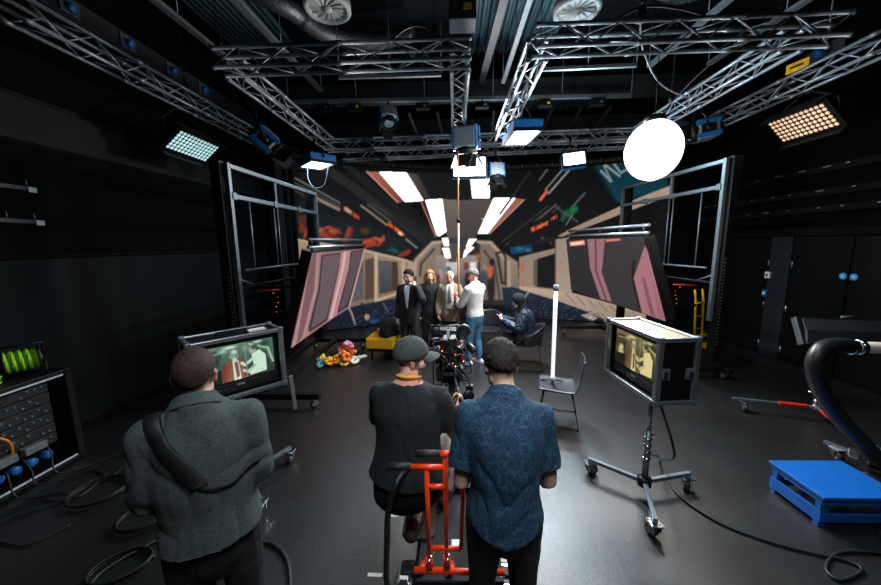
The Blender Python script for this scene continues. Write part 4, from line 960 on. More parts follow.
for z in (.06, 1.21): MB().cyl((0, 0, z-.04), (0, 0, z+.03), .03, 16).build('end_cap', GREYP, t)
for a in (.4, 2.5, 4.6): MB().tube([(0, 0, .06), (.08*math.cos(a), .08*math.sin(a), .03), (.15*math.cos(a), .15*math.sin(a), .01)], .009, 8).build('tripod_leg', BLACKM, t)
# bench
t = thing('bench', 'yellow upholstered bench seat beside the man in the black suit', 'bench', (-1.36, 6.55, 0), R(-6))
MB().box((0, 0, .34), (.56, 1.2, .22)).build('seat', YELFAB, t, bev=.035)
MB().box((0, .0, .2), (.5, 1.1, .05)).build('seat_frame', BLACKM, t)
for x in (-.2, .2):
    for y in (-.48, .48): MB().cyl((x, y, 0), (x, y, .19), .02, 10).build('leg', BLACKM, t)
m = MB()
FABK = mat('black_cloth', (12, 12, 14), .9, 0, .3, 40, .3, 200)
def coat(u, v):
    a = 2*PI*u; r = .26*math.sin(PI*v)**.55*(1+.18*math.sin(3*a+2*v)+.08*math.sin(7*a)); z = .452+.34*max(0, (.62-v)/.62)**.8
    return V((math.cos(a)*r*.9, math.sin(a)*r*1.3, z-.0))
m.grid(lambda u, v: coat(u, max(v, .02)*.62), 28, 14)
m.v = [p+V((-1.27, 6.32, 0)) for p in m.v]
single(m, 'coat', FABK, 'black coat heaped on the yellow bench', 'coat')
# flower garlands heaped on the floor
rg = random.Random(21)
cols = [((240, 150, 30), (236, 196, 60)), ((226, 70, 60), (240, 120, 150)), ((250, 190, 40), (250, 220, 120)), ((240, 130, 180), (250, 200, 220)), ((235, 225, 200), (250, 240, 220)), ((240, 110, 20), (250, 170, 40)), ((60, 120, 180), (90, 150, 90)), ((244, 206, 40), (230, 150, 30)), ((220, 60, 40), (250, 150, 40))]
spots = [(-2.1, 5.93, .07, .15), (-2.08, 5.95, .15, .11), (-2.16, 5.84, .0, .17), (-2.06, 5.99, .21, .08), (-1.86, 5.9, .0, .12), (-2.27, 5.76, .0, .12), (-2.44, 5.72, .0, .11), (-2.53, 5.92, .0, .09), (-2.02, 5.82, .06, .13)]
nmz = ['orange and yellow flower garland in the middle of the heap', 'red and pink flower garland on the heap', 'golden flower garland at the front of the heap', 'pink flower garland topping the heap', 'cream flower garland at the right edge of the heap', 'deep orange flower garland at the left front of the heap', 'blue and green flower garland lying apart, left of the heap', 'yellow flower garland lying apart, farthest left', 'red and orange flower garland at the foot of the heap']
for (x, y, z, r), (ca, cb), lb in zip(spots, cols, nmz):
    t = thing('flower_garland', lb, 'garland', (x, y, z), rg.uniform(0, 6), 'flower garlands heaped on the floor')
    for k, cc in enumerate((ca, cb)):
        m = MB()
        for i in range(k, 26, 2):
            a = 2*PI*i/26; k_ = .62+.42*math.cos(3*a+x*7); q = V((math.cos(a)*r*1.3*k_, math.sin(a)*r*k_, .04+.06*(1+math.sin(2*a+x*9))*(1.0 if z > 0 else .6)))
            m.lathe([(.0, .02), (.024, .026), (.043, .005), (.034, -.02), (.0, -.024)], q, (rg.uniform(-.5, .5), rg.uniform(-.5, .5), 1), 7)
        m.build('blossom_string', mat('petals', cc, .7, 0, .3, 60), t)
# brass pole
t = thing('grab_pole', 'thin brass pole standing behind the camera, held by the man in the white shirt', 'pole', (.07, 6.0, 0))
MB().cyl((0, 0, 0), (0, 0, 2.6), .019, 14).build('pole', GOLD, t); MB().cyl((0, 0, 2.6), (0, 0, 3.78), .014, 14).build('upper_pole', GOLD, t)
MB().lathe([(.019, -.02), (.028, -.02), (.028, .05), (.014, .06)], (0, 0, 2.58), n=14).build('joint', BLACKM, t); MB().lathe([(.09, 0), (.09, .01), (.03, .025), (.02, .05)], (0, 0, 0), n=20).build('base', BLACKM, t)
# yellow barrier behind the right frame
t = thing('hand_truck', 'yellow hand truck standing by the right wall behind the tall frame', 'hand truck', (5.15, 7.0, 0), R(20))
for x in (-.11, .11): MB().tube([(x, 0, .1), (x, .05, .95), (x, .09, 1.18)], .022, 10).build('upright', YELLOW, t)
for z in (.35, .62, .9): MB().cyl((-.11, .03, z), (.11, .03, z), .014, 8).build('crossbar', YELLOW, t)
MB().box((0, -.16, .03), (.4, .28, .02)).build('toe_plate', YELLOW, t); MB().box((0, -.02, .2), (.42, .05, .05)).build('axle', YELLOW, t)
for x in (-.23, .23): MB().lathe([(.0, -.025), (.09, -.025), (.1, 0), (.09, .025), (.0, .025)], (x, .06, .1), (1, 0, 0), 18).build('wheel', RUBBER, t)

# ================================================================== RIGHT FRONT: STEP, STAND, PANEL, HOSE
t = thing('step_platform', 'bright blue wooden step platform on the floor at the right', 'step platform', (3.08, 2.575, 0), R(1))
w_, d_, h_ = .6, .42, .265
MB().box((0, 0, h_-.0125), (w_+.02, d_+.02, .025)).build('top', BLUES, t, bev=.004)
for y in (-1, 1):
    MB().box((0, y*(d_/2-.015), h_-.05), (w_-.02, .022, .05)).build('side_rail', BLUES, t); MB().box((0, y*(d_/2-.015), .075), (w_-.02, .022, .06)).build('side_rail', BLUES, t)
for x in (-1, 1):
    MB().box((x*(w_/2-.015), 0, h_-.045), (.022, d_-.02, .045)).build('end_rail', BLUES, t); MB().box((x*(w_/2-.015), 0, .08), (.022, d_-.02, .09)).build('end_rail', BLUES, t)
    for y in (-1, 1):
        xx, yy = x*(w_/2-.02), y*(d_/2-.02)
        MB().prism([(xx-x*.05, yy, h_-.025), (xx+x*.01, yy, h_-.025), (xx+x*.012, yy, 0), (xx-x*.06, yy, 0)], (0, -y*.04, 0)).build('leg', BLUES, t)
        MB().prism([(xx, yy-y*.05, h_-.025), (xx, yy+y*.01, h_-.025), (xx, yy+y*.012, 0), (xx, yy-y*.06, 0)], (-x*.04, 0, 0)).build('leg', BLUES, t) if False else None
t = thing('light_stand', 'low chrome stand with red leg sleeves under the big dark panel', 'stand', (4.42, 3.97, 0))
ends = (V((3.6, 4.2, .16)), at(884, 459, Z=.16), V((5.1, 4.5, .16)))
cc = V((4.42, 3.97, .16))
MB().cyl(cc, cc+V((0, 0, .85)), .022, 12).build('post', CHROME, t, True); MB().cyl(cc-V((0, 0, .03)), cc+V((0, 0, .12)), .05, 14).build('hub', CHROME, t, True)
for e in ends:
    dd = (e-cc).normalized()
    MB().bar(cc, e, .035, .025).build('leg', ALU, t, True, bev=.003); MB().bar(cc+dd*.1, cc+dd*.38, .05, .04).build('leg_sleeve', REDP, t, True, bev=.006)
    q = e-dd*.15; caster(t, (q.x, q.y, 0), .9, .055, CHROME)
for z, a in ((.26, .3), (.34, 2.6)): MB().cyl(cc+V((0, 0, z-.16)), cc+V((.1*math.cos(a), .1*math.sin(a), z-.16)), .012, 8).build('lock_screw', CHROME, t, True)
pc = V((4.71, 3.9, 1.11))
t = thing('soft_panel', 'long dark grey light panel tilted on the low stand by the doors', 'light panel', pc)
m3 = Euler((R(62), 0, R(-10))).to_matrix()
MB().box(pc, (1.25, .34, .07), m3).build('housing', BLACKM, t, True, bev=.02)
GREYP2 = mat('panel_end_grey', (58, 64, 68), .5); PANG = mat('panel_grey', (46, 56, 62), .6, 0, .1, 30)
MB().box(pc+m3 @ V((0, .075, .045)), (1.16, .13, .02), m3).build('diffuser', PANG, t, True); MB().box(pc+m3 @ V((0, -.08, .06)), (1.2, .16, .03), m3 @ Euler((R(18), 0, 0)).to_matrix()).build('diffuser', PANG, t, True)
for x in (-1, 1): MB().box(pc+m3 @ V((x*.63, 0, .0)), (.02, .34, .08), m3).build('end_cap', GREYP2, t, True, bev=.01)
MB().cyl(pc+V((-.1, .15, .16)), pc+V((.1, .15, .16)), .015).build('handle', ALU, t, True)
MB().bar(pc+V((-.2, .05, -.1)), cc+V((0, 0, .84)), .04, .04).build('bracket', BLACKM, t, True)
HOSE = mat('ribbed_hose', (30, 31, 33), .4, 0, .15); PIPE = mat('worn_pipe', (190, 176, 164), .45, .2, .3, 14)
t = thing('flexible_hose', 'thick black ribbed hose curving down from a worn metal pipe', 'hose', (3.6, 2.95, 0))
hp = spline([at(852, 347, Y=2.95), at(838, 345, Y=2.94), at(822, 349, Y=2.92), at(815, 365, Y=2.9), at(820, 388, Y=2.9), at(836, 414, Y=2.86), at(858, 438, Y=2.79), at(884, 462, Y=2.72), V((4.0, 2.7, .29)), V((4.35, 2.76, .08))], 10)
MB().tube(hp, [.062*(1+.06*(i % 2)) for i in range(len(hp))], 18).build('ribbed_tube', HOSE, t, True)
a = at(848, 347, Y=2.95); b = a+V((1.3, -.02, -.03))
MB().cyl(a, b, .05, 20).build('pipe', PIPE, t, True)
for k in (.02, .07): MB().lathe([(.05, -.02), (.068, -.018), (.068, .018), (.05, .02)], a+V((k*1.3, 0, 0)), (1, 0, 0), 20).build('hose_clamp', CHROME, t, True)
MB().cyl((4.7, b.y, 0), (4.7, b.y, b.z), .03).build('support_post', BLACKM, t, True); MB().box((4.7, b.y, .02), (.4, .4, .04)).build('support_base', BLACKM, t, True)
t = thing('castor_stand', 'low chrome stand with castors and a clamp behind the blue step', 'stand base', (3.95, 2.85, 0))
a, b = V((3.76, 3.27, .15)), V((4.2, 2.3, .15))
MB().bar(a, b, .04, .03).build('leg', ALU, t, True, bev=.003); MB().bar((3.9, 2.98, .15), (4.7, 3.42, .15), .04, .03).build('leg', ALU, t, True, bev=.003)
q = a.lerp(b, .2); MB().box(q+V((0, 0, .01)), (.1, .08, .09), (0, 0, .4)).build('clamp', CHROME, t, True, bev=.01)
MB().cyl((3.96, 2.96, .14), (3.96, 2.96, .34), .03, 12).build('hub', CHROME, t, True); MB().cyl((3.85, 2.98, .3), (4.08, 2.94, .26), .014, 8).build('lock_screw', CHROME, t, True)
for q in ((3.8, 3.18, 0), (4.17, 2.38, 0), (4.62, 3.38, 0)): caster(t, q, 1.2, .055, CHROME)
qc = at(869, 532, Z=.06)
t = thing('castor_dolly', 'big rubber castor with a chrome fork in front of the blue step', 'castor', (3.12, 2.2, 0))
MB().lathe([(.0, -.03), (.05, -.03), (.068, -.02), (.068, .02), (.05, .03), (.0, .03)], (0, 0, .07), (.5, 1, 0), 20).build('wheel', RUBBER, t)
MB().box((.01, 0, .145), (.13, .1, .018), (0, 0, .4)).build('fork', CHROME, t, bev=.004)
for k in (-1, 1): MB().box((.018*k, .036*k, .105), (.06, .008, .09), (0, 0, -.46)).build('fork', CHROME, t, bev=.003)
MB().bar((.0, 0, .16), (.9, .0, .16), .05, .04).build('arm', BLACKM, t)

# ================================================================== LEFT: RACK, REEL, CABLES
t = thing('equipment_rack', 'black equipment rack full of connectors and cables against the left wall', 'rack', (-4.22, 2.3, 0))
rx, y0, y1, hz = -4.0, 1.45, 3.05, .98
MB().box((-4.3, 2.25, .5), (.3, 1.6, .96)).build('cabinet', MATTE, t, True, bev=.008)
for y in (y0, y1): MB().box((-4.08, y, .5), (.26, .06, .98)).build('side_frame', BLACKM, t, True, bev=.006)
for z in (.04, .97): MB().box((-4.08, 2.25, z), (.26, 1.6, .04)).build('frame_bar', BLACKM, t, True, bev=.006)
for z in (.075, .945): MB().box((-3.948, 2.25, z), (.012, 1.5, .014)).build('bright_edge', light_mat('lit_edge_silver', (150, 160, 165), .3), t, True)  # silver edges glow slightly to look lit; no lamps there
rg = random.Random(12); FACE = mat('rack_face', (17, 18, 20), .5); sock = None; MODM = mat('module_grey', (96, 98, 98), .5); SOCKM = mat('socket_metal', (104, 108, 112), .4, .3)
for r_i in range(6):
    z = .85-r_i*.105; pn = MB().box((-4.05, 2.2, z), (.03, 1.46, .095)).build('patch_panel', FACE, t, True, bev=.003)
    for i in range(26):
        if rg.random() < .78:
            if sock is None: sock = MB().lathe([(.011, 0), (.011, .01), (.005, .012), (.0, .006)], (0, 0, 0), (1, 0, 0), 8).build('socket', SOCKM, pn); o = sock
            else: o = sock.copy(); C.objects.link(o); o.parent = pn
            o.location = V((-4.035, 1.55+i*.053, z+rg.choice([-.02, .02])))-t.matrix_basis.translation
for y in (2.05, 2.5, 2.72): MB().box((-4.0, y, .33), (.06, .17, .07)).build('white_module', MODM, t, True, bev=.006)
for k in range(8):
    y = 1.98+k*.118; MB().lathe([(.04, 0), (.04, .035), (.032, .045), (.0, .045)], V((-4.03, y, .2))-t.matrix_basis.translation, (1, 0, 0), 14).build('blue_socket', BLUEP, t)
t = thing('cable_reel', 'bright lime green cable wound on a reel on top of the rack', 'cable reel', (-4.2, 2.9, .99), R(55))
ax_ = V((1, 0, 0))
for x in (-.11, .11): MB().lathe([(.03, -.006), (.125, -.006), (.13, 0), (.125, .006), (.03, .006)], (x, 0, .14), ax_, 24).build('flange', BLACKP, t)
MB().tube([(-.11+.22*i/420+0, (.085+.015*math.sin(i*.31))*math.cos(i*.38), .14+(.085+.015*math.sin(i*.31))*math.sin(i*.38)) for i in range(421)], .009, 6).build('cable_winding', GREEN, t)
MB().cyl((-.13, 0, .14), (.13, 0, .14), .05, 16).build('drum', BLACKP, t)
for x in (-.135, .135): MB().tube([(x, -.13, .008), (x, 0, .16), (x, .13, .008)], .011, 8).build('stand_frame', BLACKM, t)
MB().tube([(-.135, 0, .15), (-.135, -.06, .3), (.135, -.06, .3), (.135, 0, .15)], .011, 8).build('carry_handle', BLACKM, t)
t2 = thing('cable_bundle', 'loose coil of lime green cable beside the reel on the rack', 'cable', (-4.2, 2.55, .99))
MB().tube([((.11+.01*(i % 3))*math.cos(i*.3), (.13+.012*(i % 4))*math.sin(i*.3), .012+.0006*i) for i in range(90)], .009, 6).build('coil', GREEN, t2)
def floor_cable(pts, r, label, m=CABLE, grp='black cables on the floor'):
    single(MB().tube(spline(pts, 10), r, 8), 'floor_cable', m, label, 'cable', grp)
Zf = lambda px, py, z=.014: at(px, py, Z=z)
floor_cable([(1.66, 2.6, .9), (1.75, 2.5, .5), Zf(660, 462), Zf(676, 492), Zf(715, 520), Zf(765, 540), Zf(812, 553), Zf(845, 560), Zf(862, 570), Zf(840, 580), Zf(826, 568), Zf(838, 553), Zf(870, 552), Zf(900, 556)], .01, 'black cable running from the right monitor stand along the floor to the right')
floor_cable([Zf(250, 545), Zf(270, 543), Zf(285, 556), Zf(290, 580), Zf(288, 640)], .014, 'thick black cable bending round beside the man in the grey jacket')
floor_cable([Zf(75, 640), Zf(90, 585), Zf(120, 560), Zf(148, 545), Zf(165, 535)], .013, 'thick black cable running past the coil at the lower left')
def coil(cx, cy, rx, ry, rot, n, label, r=.007):
    pts = []
    for i in range(n*24+1):
        a = 2*PI*i/24; k = 1+.05*math.sin(i*.21); x = rx*k*math.cos(a); y = ry*k*math.sin(a)
        pts.append((cx+x*math.cos(rot)-y*math.sin(rot), cy+x*math.sin(rot)+y*math.cos(rot), r+.004+.0009*i/n*2))
    single(MB().tube(pts, r, 7), 'cable_coil', CABLE, label, 'cable', 'coiled cables on the floor')
p = Zf(122, 568); coil(p.x, p.y, .17, .13, .5, 3, 'coil of black cable on the floor at the bottom left')
p = Zf(100, 492); coil(p.x, p.y, .2, .2, 0, 3, 'coil of black cable on the floor in front of the rack')
p = Zf(150, 515); coil(p.x, p.y, .2, .16, .8, 3, 'coil of black cable half hidden behind the grey jacket')
lbs = ['first thin cable falling from the rack, nearest the camera', 'second thin cable falling from the rack', 'third thin cable falling from the rack', 'fourth thin cable falling from the rack', 'fifth thin cable falling from the rack', 'sixth thin cable falling from the rack, farthest from the camera']
ends = [(5, 520), (14, 545), (40, 500), (60, 493), (92, 470), (120, 455)]
for k in range(6):
    y = 2.02+k*.16
    floor_cable([(-4.08, y, .2+.1*(k % 3)), (-3.96, y-.02, .16+.08*(k % 2)), (-3.85, y-.05, .03), Zf(*ends[k]), Zf(ends[k][0]+20, ends[k][1]-6+k*3), Zf(ends[k][0]+60-k*4, ends[k][1]-20)], .007, lbs[k], CABLE, 'thin cables falling from the rack')
single(MB().tube(spline([(-4.06, 1.9, .66), (-3.98, 2.1, .68), (-3.97, 2.3, .64), (-4.0, 2.45, .6), (-3.98, 2.55, .5), (-4.05, 2.6, .32)], 8), .011, 8), 'patch_cable', mat('orange_cable', (230, 130, 20), .5), 'orange patch cable looped across the rack front', 'cable')
TAPE = mat('white_tape', (225, 225, 222), .7, 0, .05)
for (px, py, w1, lb) in ((375, 575, .1, 'white tape mark on the floor, nearest the camera'), (394, 516, .06, 'short white tape mark on the floor beside the dolly board')):
    p = Zf(px, py, .001); single(MB().box((p.x, p.y, .002), (w1, .025, .002)), 'tape_mark', TAPE, lb, 'tape mark', 'white tape marks')

# ================================================================== PEOPLE
def elimb(mb, pts, rads, side, n=16, k=4, caps=True):
    P = spline(pts, k); rr = [(a, a) if not hasattr(a, '__len__') else a for a in rads]
    Rr = [V((x.x, x.y)) for x in spline([V((a, b, 0)) for a, b in rr], k)]
    side = V(side); rings = []; N = len(P)
    for i in range(N):
        t = (P[min(i+1, N-1)]-P[max(i-1, 0)]).normalized()
        x = side-t*side.dot(t)
        x = x.normalized() if x.length > .05 else V((0, 1, 0)).cross(t).normalized()
        rings.append((P[i], t, x, t.cross(x), Rr[i][0], Rr[i][1]))
    if caps:
        c, t, x, y, a, b = rings[0]; m_ = min(a, b)
        pre = [(c-t*m_*q, t, x, y, a*w_, b*w_) for q, w_ in ((.85, .35), (.6, .72))]
        c, t, x, y, a, b = rings[-1]; m_ = min(a, b)
        rings = pre+rings+[(c+t*m_*q, t, x, y, a*w_, b*w_) for q, w_ in ((.6, .72), (.85, .35))]
    vs = [c+x*math.cos(2*PI*j/n)*a+y*math.sin(2*PI*j/n)*b for c, t, x, y, a, b in rings for j in range(n)]
    fs = [(i*n+j, i*n+(j+1) % n, (i+1)*n+(j+1) % n, (i+1)*n+j) for i in range(len(rings)-1) for j in range(n)]
    L = (len(rings)-1)*n; fs += [tuple(reversed(range(n))), tuple(range(L, L+n))]
    return mb.add(vs, fs, True)
def remesh(mb, vox, smooth=3):
    o = mb.build('remesh_tmp', None); k = o.modifiers.new('r', 'REMESH'); k.mode = 'VOXEL'; k.voxel_size = vox; k.use_smooth_shade = True
    if smooth:
        k = o.modifiers.new('s', 'SMOOTH'); k.factor = .5; k.iterations = smooth
    dg = bpy.context.evaluated_depsgraph_get(); me = bpy.data.meshes.new_from_object(o.evaluated_get(dg))
    old = o.data; bpy.data.objects.remove(o); bpy.data.meshes.remove(old)
    return me

def wrinkle(amp, f=9., seed=0., stretch=(1, 1, .55)):
    def g(p):
        q = V((p.x*stretch[0]*f+seed, p.y*stretch[1]*f, p.z*stretch[2]*f))
        w_ = V((noise.noise(q*.7), noise.noise(q*.7+V((5, 1, 2))), noise.noise(q*.7+V((9, 3, 7)))))*.9
        return amp*(-.9*(1-abs(noise.noise(q+w_)))**4+.5*noise.noise(q*.45)+.25*noise.noise(q*2.7))
    return g
def finish(nm, me, m, parent, disp=None, color=None):
    inv = parent.matrix_basis.inverted() if False else Matrix.Identity(4)
    if disp:
        nn = [v.normal.copy() for v in me.vertices]
        for v, n in zip(me.vertices, nn): v.co = v.co+n*disp(v.co)
    if color: setcol(me, [tuple(lin(np.array(color(v.co))))+(1.,) for v in me.vertices])
    me.name = nm; o = bpy.data.objects.new(nm, me); C.objects.link(o); o.parent = parent
    me.materials.clear(); me.materials.append(m); me.update(); return o
SKIN = attr_mat('skin', .5, 0, .35, .12, 160, .08)
def hand(mb, w, d, n, side, curl=.5, sc=1., spread=.05, thumb=.6):
    """w wrist, d direction of the fingers, n direction the palm faces, side +1: thumb on the side n x d"""
    d = V(d).normalized(); n = V(n); n = (n-d*n.dot(d)).normalized(); s_ = n.cross(d)*side; w = V(w)
    elimb(mb, [w-d*.02, w+d*.03*sc, w+d*.07*sc, w+d*.095*sc], [(.026*sc, .02*sc), (.036*sc, .017*sc), (.042*sc, .015*sc), (.038*sc, .012*sc)], s_, 12, 3)
    for i, (o_, L) in enumerate(((.033, .072), (.011, .082), (-.011, .076), (-.032, .06))):
        o_ *= sc; L *= sc; c = curl*(1+.12*i); f0 = (d+s_*o_*spread*30).normalized(); p = w+d*.088*sc+s_*o_; pts = [p-d*.01]; a = 0; dd = f0
        for seg, k in ((.45, .8), (.32, 1.1), (.25, .8)):
            a += c*k; dd = f0*math.cos(a)+n*math.sin(a); pts.append(pts[-1]+dd*(L*seg+(.01 if len(pts) == 1 else 0)))
        elimb(mb, pts, [.0098*sc, .0092*sc, .0085*sc, .007*sc], s_, 10, 3)
    p = w+d*.025*sc+s_*.028*sc; t1 = (d*.6+s_*.75+n*.35*thumb).normalized(); t2 = (d*.9+s_*.25+n*.7*thumb).normalized()
    elimb(mb, [p-s_*.012*sc, p+t1*.035*sc, p+t1*.035*sc+t2*.032*sc, p+t1*.035*sc+t2*.056*sc], [.016*sc, .0125*sc, .0105*sc, .008*sc], d, 10, 3)
def head_rot(yaw=0., pitch=0., roll=0.):      # yaw + turns to the person's left, pitch + looks down
    return (Matrix.Rotation(yaw, 3, 'Z') @ Matrix.Rotation(-pitch, 3, 'X') @ Matrix.Rotation(roll, 3, 'Y'))
def head_shape(mb, c, M, hs=1.):
    def E_(p, r, rot=None): mb.ell(c+M @ (V(p)*hs), [q*hs for q in r], M if rot is None else M @ Euler(rot).to_matrix(), 18, 12)
    E_((0, -.012, .03), (.0745, .093, .09)); E_((0, .018, -.03), (.062, .076, .08)); E_((0, .045, -.082), (.038, .04, .034)); E_((0, .066, -.1), (.022, .018, .016))
    for x in (-1, 1):
        E_((x*.045, .05, -.02), (.026, .03, .028)); E_((x*.074, -.012, -.012), (.009, .019, .031), (0, 0, x*.35)); E_((x*.079, -.02, .004), (.007, .016, .016), (0, 0, x*.5)); E_((x*.03, .073, .024), (.026, .014, .01)); E_((x*.011, .096, -.033), (.009, .01, .008))
        E_((x*.044, .012, -.066), (.018, .045, .03))
    elimb(mb, [c+M @ (V(p)*hs) for p in ((0, .077, .02), (0, .093, -.005), (0, .106, -.028))], [.011*hs, .012*hs, .013*hs], M @ V((1, 0, 0)), 10, 3)
    E_((0, .088, -.056), (.024, .01, .006)); E_((0, .085, -.067), (.021, .011, .008)); E_((0, -.025, -.04), (.053, .06, .055))
BS = [(.78, (.150, .112)), (.86, (.172, .12)), (.95, (.165, .115)), (1.06, (.148, .107)), (1.2, (.163, .117)), (1.32, (.18, .122)), (1.385, (.172, .108)), (1.44, (.128, .088)), (1.475, (.082, .068)), (1.51, (.06, .056))]
def spine_pt(J, z):
    h, c, n = J['hip'], J['chest'], J['neck']
    if z < .93: return h+(h-h.lerp(c, .5)).normalized()*(.93-z)*J['s'] if not J.get('seat') else h+V((0, 0, -1))*(.93-z)*J['s']*.6
    if z < 1.25: return h.lerp(c, (z-.93)/.32)
    return c.lerp(n, (z-1.25)/.24) if z <= 1.49 else n+(n-c).normalized()*(z-1.49)
def torso(mb, J, hem=.78, inf=0., mul=lambda z: (1, 1), top=1.5, n=24, caps=True):
    s_ = J['s']; zs = [q for q in [hem]+[z for z, r in BS if z > hem+.03] if q <= top]; P, Rd = [], []
    def rad(z):
        for (z0, r0_), (z1, r1) in zip(BS[:-1], BS[1:]):
            if z <= z1: t = max(0, (z-z0)/(z1-z0)); return (r0_[0]+(r1[0]-r0_[0])*t, r0_[1]+(r1[1]-r0_[1])*t)
        return BS[-1][1]
    for z in zs:
        a, b = rad(z); ma, mb_ = mul(z); P.append(spine_pt(J, z)); Rd.append(((a*J['w']*ma+inf)*s_, (b*J['dp']*mb_+inf)*s_))
    elimb(mb, P, Rd, J['side'], n, 3, caps)
def joints(s=1., w=1., dp=1., yaw=0., **kw):
    J = dict(hip=(0, 0, .93), chest=(0, .01, 1.25), neck=(0, -.012, 1.51), head=(0, .03, 1.63), sR=(.172, -.01, 1.405), sL=(-.172, -.01, 1.405), eR=(.222, -.03, 1.1), eL=(-.222, -.03, 1.1), wR=(.24, .06, .86), wL=(-.24, .06, .86),
             hR=(.09, 0, .9), hL=(-.09, 0, .9), kR=(.105, .03, .49), kL=(-.105, .03, .49), aR=(.115, -.01, .085), aL=(-.115, -.01, .085), fR=(.15, 1, 0), fL=(-.15, 1, 0), side=(1, 0, 0), dR=(0, .3, -1), dL=(0, .3, -1), nR=(-1, 0, 0), nL=(1, 0, 0), cR=.5, cL=.5)
    J.update(kw)
    for k, v in list(J.items()):
        if hasattr(v, '__len__'): J[k] = V(v)
    for k in ('hip', 'chest', 'neck', 'head', 'sR', 'sL', 'eR', 'eL', 'wR', 'wL', 'hR', 'hL', 'kR', 'kL', 'aR', 'aL'): J[k] = J[k]*s if k not in kw or not kw.get('abs_') else J[k]
    J['s'] = s; J['w'] = w; J['dp'] = dp; return J
def make_body(t, J, hrot, tone, paint=None, vox=.007, fat=1., hs=None, scalp=None):
    mb = MB(); s_ = J['s']; hs = hs or s_
    torso(mb, J, .8, -.004)
    hc = J['head']; M = hrot
    for q in 'RL': elimb(mb, [J['neck']+V((0, 0, -.02)), J['neck'].lerp(J['s'+q], .55)-V((0, 0, .018)), J['s'+q]], [.045*s_, .045*s_, .045*s_], (0, 1, 0), 12, 2)
    elimb(mb, [J['neck']-V((0, 0, .05)), J['neck'].lerp(hc, .35), hc+M @ V((0, -.025, -.05))*hs], [.06*s_*fat, .052*s_*fat, .05*s_*fat], J['side'], 16, 3)
    head_shape(mb, hc, M, hs)
    for q in 'RL':
        sg = 1 if q == 'R' else -1; a, b, c_ = J['s'+q], J['e'+q], J['w'+q]
        mb.ell(a, .054*s_*fat); elimb(mb, [a, a.lerp(b, .5), b, b.lerp(c_, .3), b.lerp(c_, .75), c_], [.054*s_*fat, .05*s_*fat, .041*s_*fat, .043*s_*fat, .033*s_*fat, .026*s_], J['side'], 14, 3)
        hand(mb, c_, J['d'+q], J['n'+q], -sg if J.get('flip'+q) else sg, J['c'+q], s_)
        a, b, c_ = J['h'+q], J['k'+q], J['a'+q]
        elimb(mb, [a, a.lerp(b, .4), b, b.lerp(c_, .3), b.lerp(c_, .8), c_], [(.078*s_), .074*s_, .054*s_, .056*s_, .041*s_, .037*s_], J['side'], 14, 3)
        f = J['f'+q].normalized(); elimb(mb, [c_+V((0, 0, -.045))-f*.05, c_+V((0, 0, -.04))+f*.04, c_+V((0, 0, -.055))+f*.15], [.036*s_, .04*s_, .03*s_], f.cross(V((0, 0, 1))), 12, 3)
    me = remesh(mb, vox, 2); Mi = M.transposed(); tone = np.array(tone, float); lip = tone*np.array((.9, .62, .6))
    def col(p):
        h = Mi @ (p-hc)/hs; c = tone*(1+.06*noise.noise(p*30)+.05*noise.noise(p*9))
        if h.length < .17:
            if h.y > .04:
                if abs(h.x) < .026 and -.072 < h.z < -.05 and h.y > .07: c = lip
                for x in (-.032, .032):
                    d2 = math.hypot((h.x-x)/1.5, h.z-.004)
                    if d2 < .014 and h.y > .05: c = c*.62
                    if abs(h.x-x) < .02 and .019 < h.z < .029: c = c*.5
                if math.hypot(h.x, h.z+.03) < .018: c = c*np.array((1.03, .93, .9))
            if scalp is not None and abs(h.x) < .076:
                d = V((h.x/.0755, (h.y+.012)/.094, (h.z-.03)/.105)).normalized(); k = max(0, min(1, (scalp[0](d+V((0, 0, .22))))*1.1)); c = c*(1-k)+np.array(scalp[1], float)*k
            if abs(h.x) > .072: c = c*np.array((1.02, .88, .84))
            if paint:
                k = paint(h)
                if k is not None: c = k
        return np.clip(c, 0, 255)
    o = finish('body', me, SKIN, t, None, col)
    for x in (-.032, .032):
        e = MB().ell(hc+M @ (V((x, .066, .005))*hs), .0125*hs, M, 12, 8).build('eye', None, t); dk = [srgb((232, 228, 222)) if (Mi @ (v.co-hc)/hs-V((x, .066, .005))).normalized().y < .88 else srgb((40, 30, 24)) for v in e.data.vertices]
        setcol(e.data, [q+(1.,) for q in dk]); e.data.materials.append(SKIN)
    return o
def hair(t, hc, M, hs, region, m, thick=.012, rough=.004, nm='hair', f=60., nu=72, nv=48):
    mb = MB(); vs = []
    for i in range(nv+1):
        th = PI*i/nv
        for j in range(nu):
            ph = 2*PI*j/nu; d = V((math.sin(th)*math.cos(ph), math.sin(th)*math.sin(ph), math.cos(th)))
            k = region(d); lo = max(0, -d.z); b = V((d.x*(.0755-.004*lo), d.y*.094-.012, d.z*(.091+.032*lo*(1 if d.y < .3 else 0))+.03))
            e = V((d.x/.0755, d.y/.094, d.z/.091)).normalized()
            kk = k*k*(3-2*k); r = -.006+(thick+.006)*kk
            r += (rough*noise.noise(V((d.x*f*.1, d.y*f*.1, d.z*f*.03))*4)+.5*rough*noise.noise(V(d)*f*.3))*(1 if k > 0 else 0)
            vs.append(hc+M @ ((b+e*r)*hs))
    fs = [(i*nu+j, i*nu+(j+1) % nu, (i+1)*nu+(j+1) % nu, (i+1)*nu+j) for i in range(nv) for j in range(nu)]
    mb.add(vs, fs, True); return mb.build(nm, m, t)
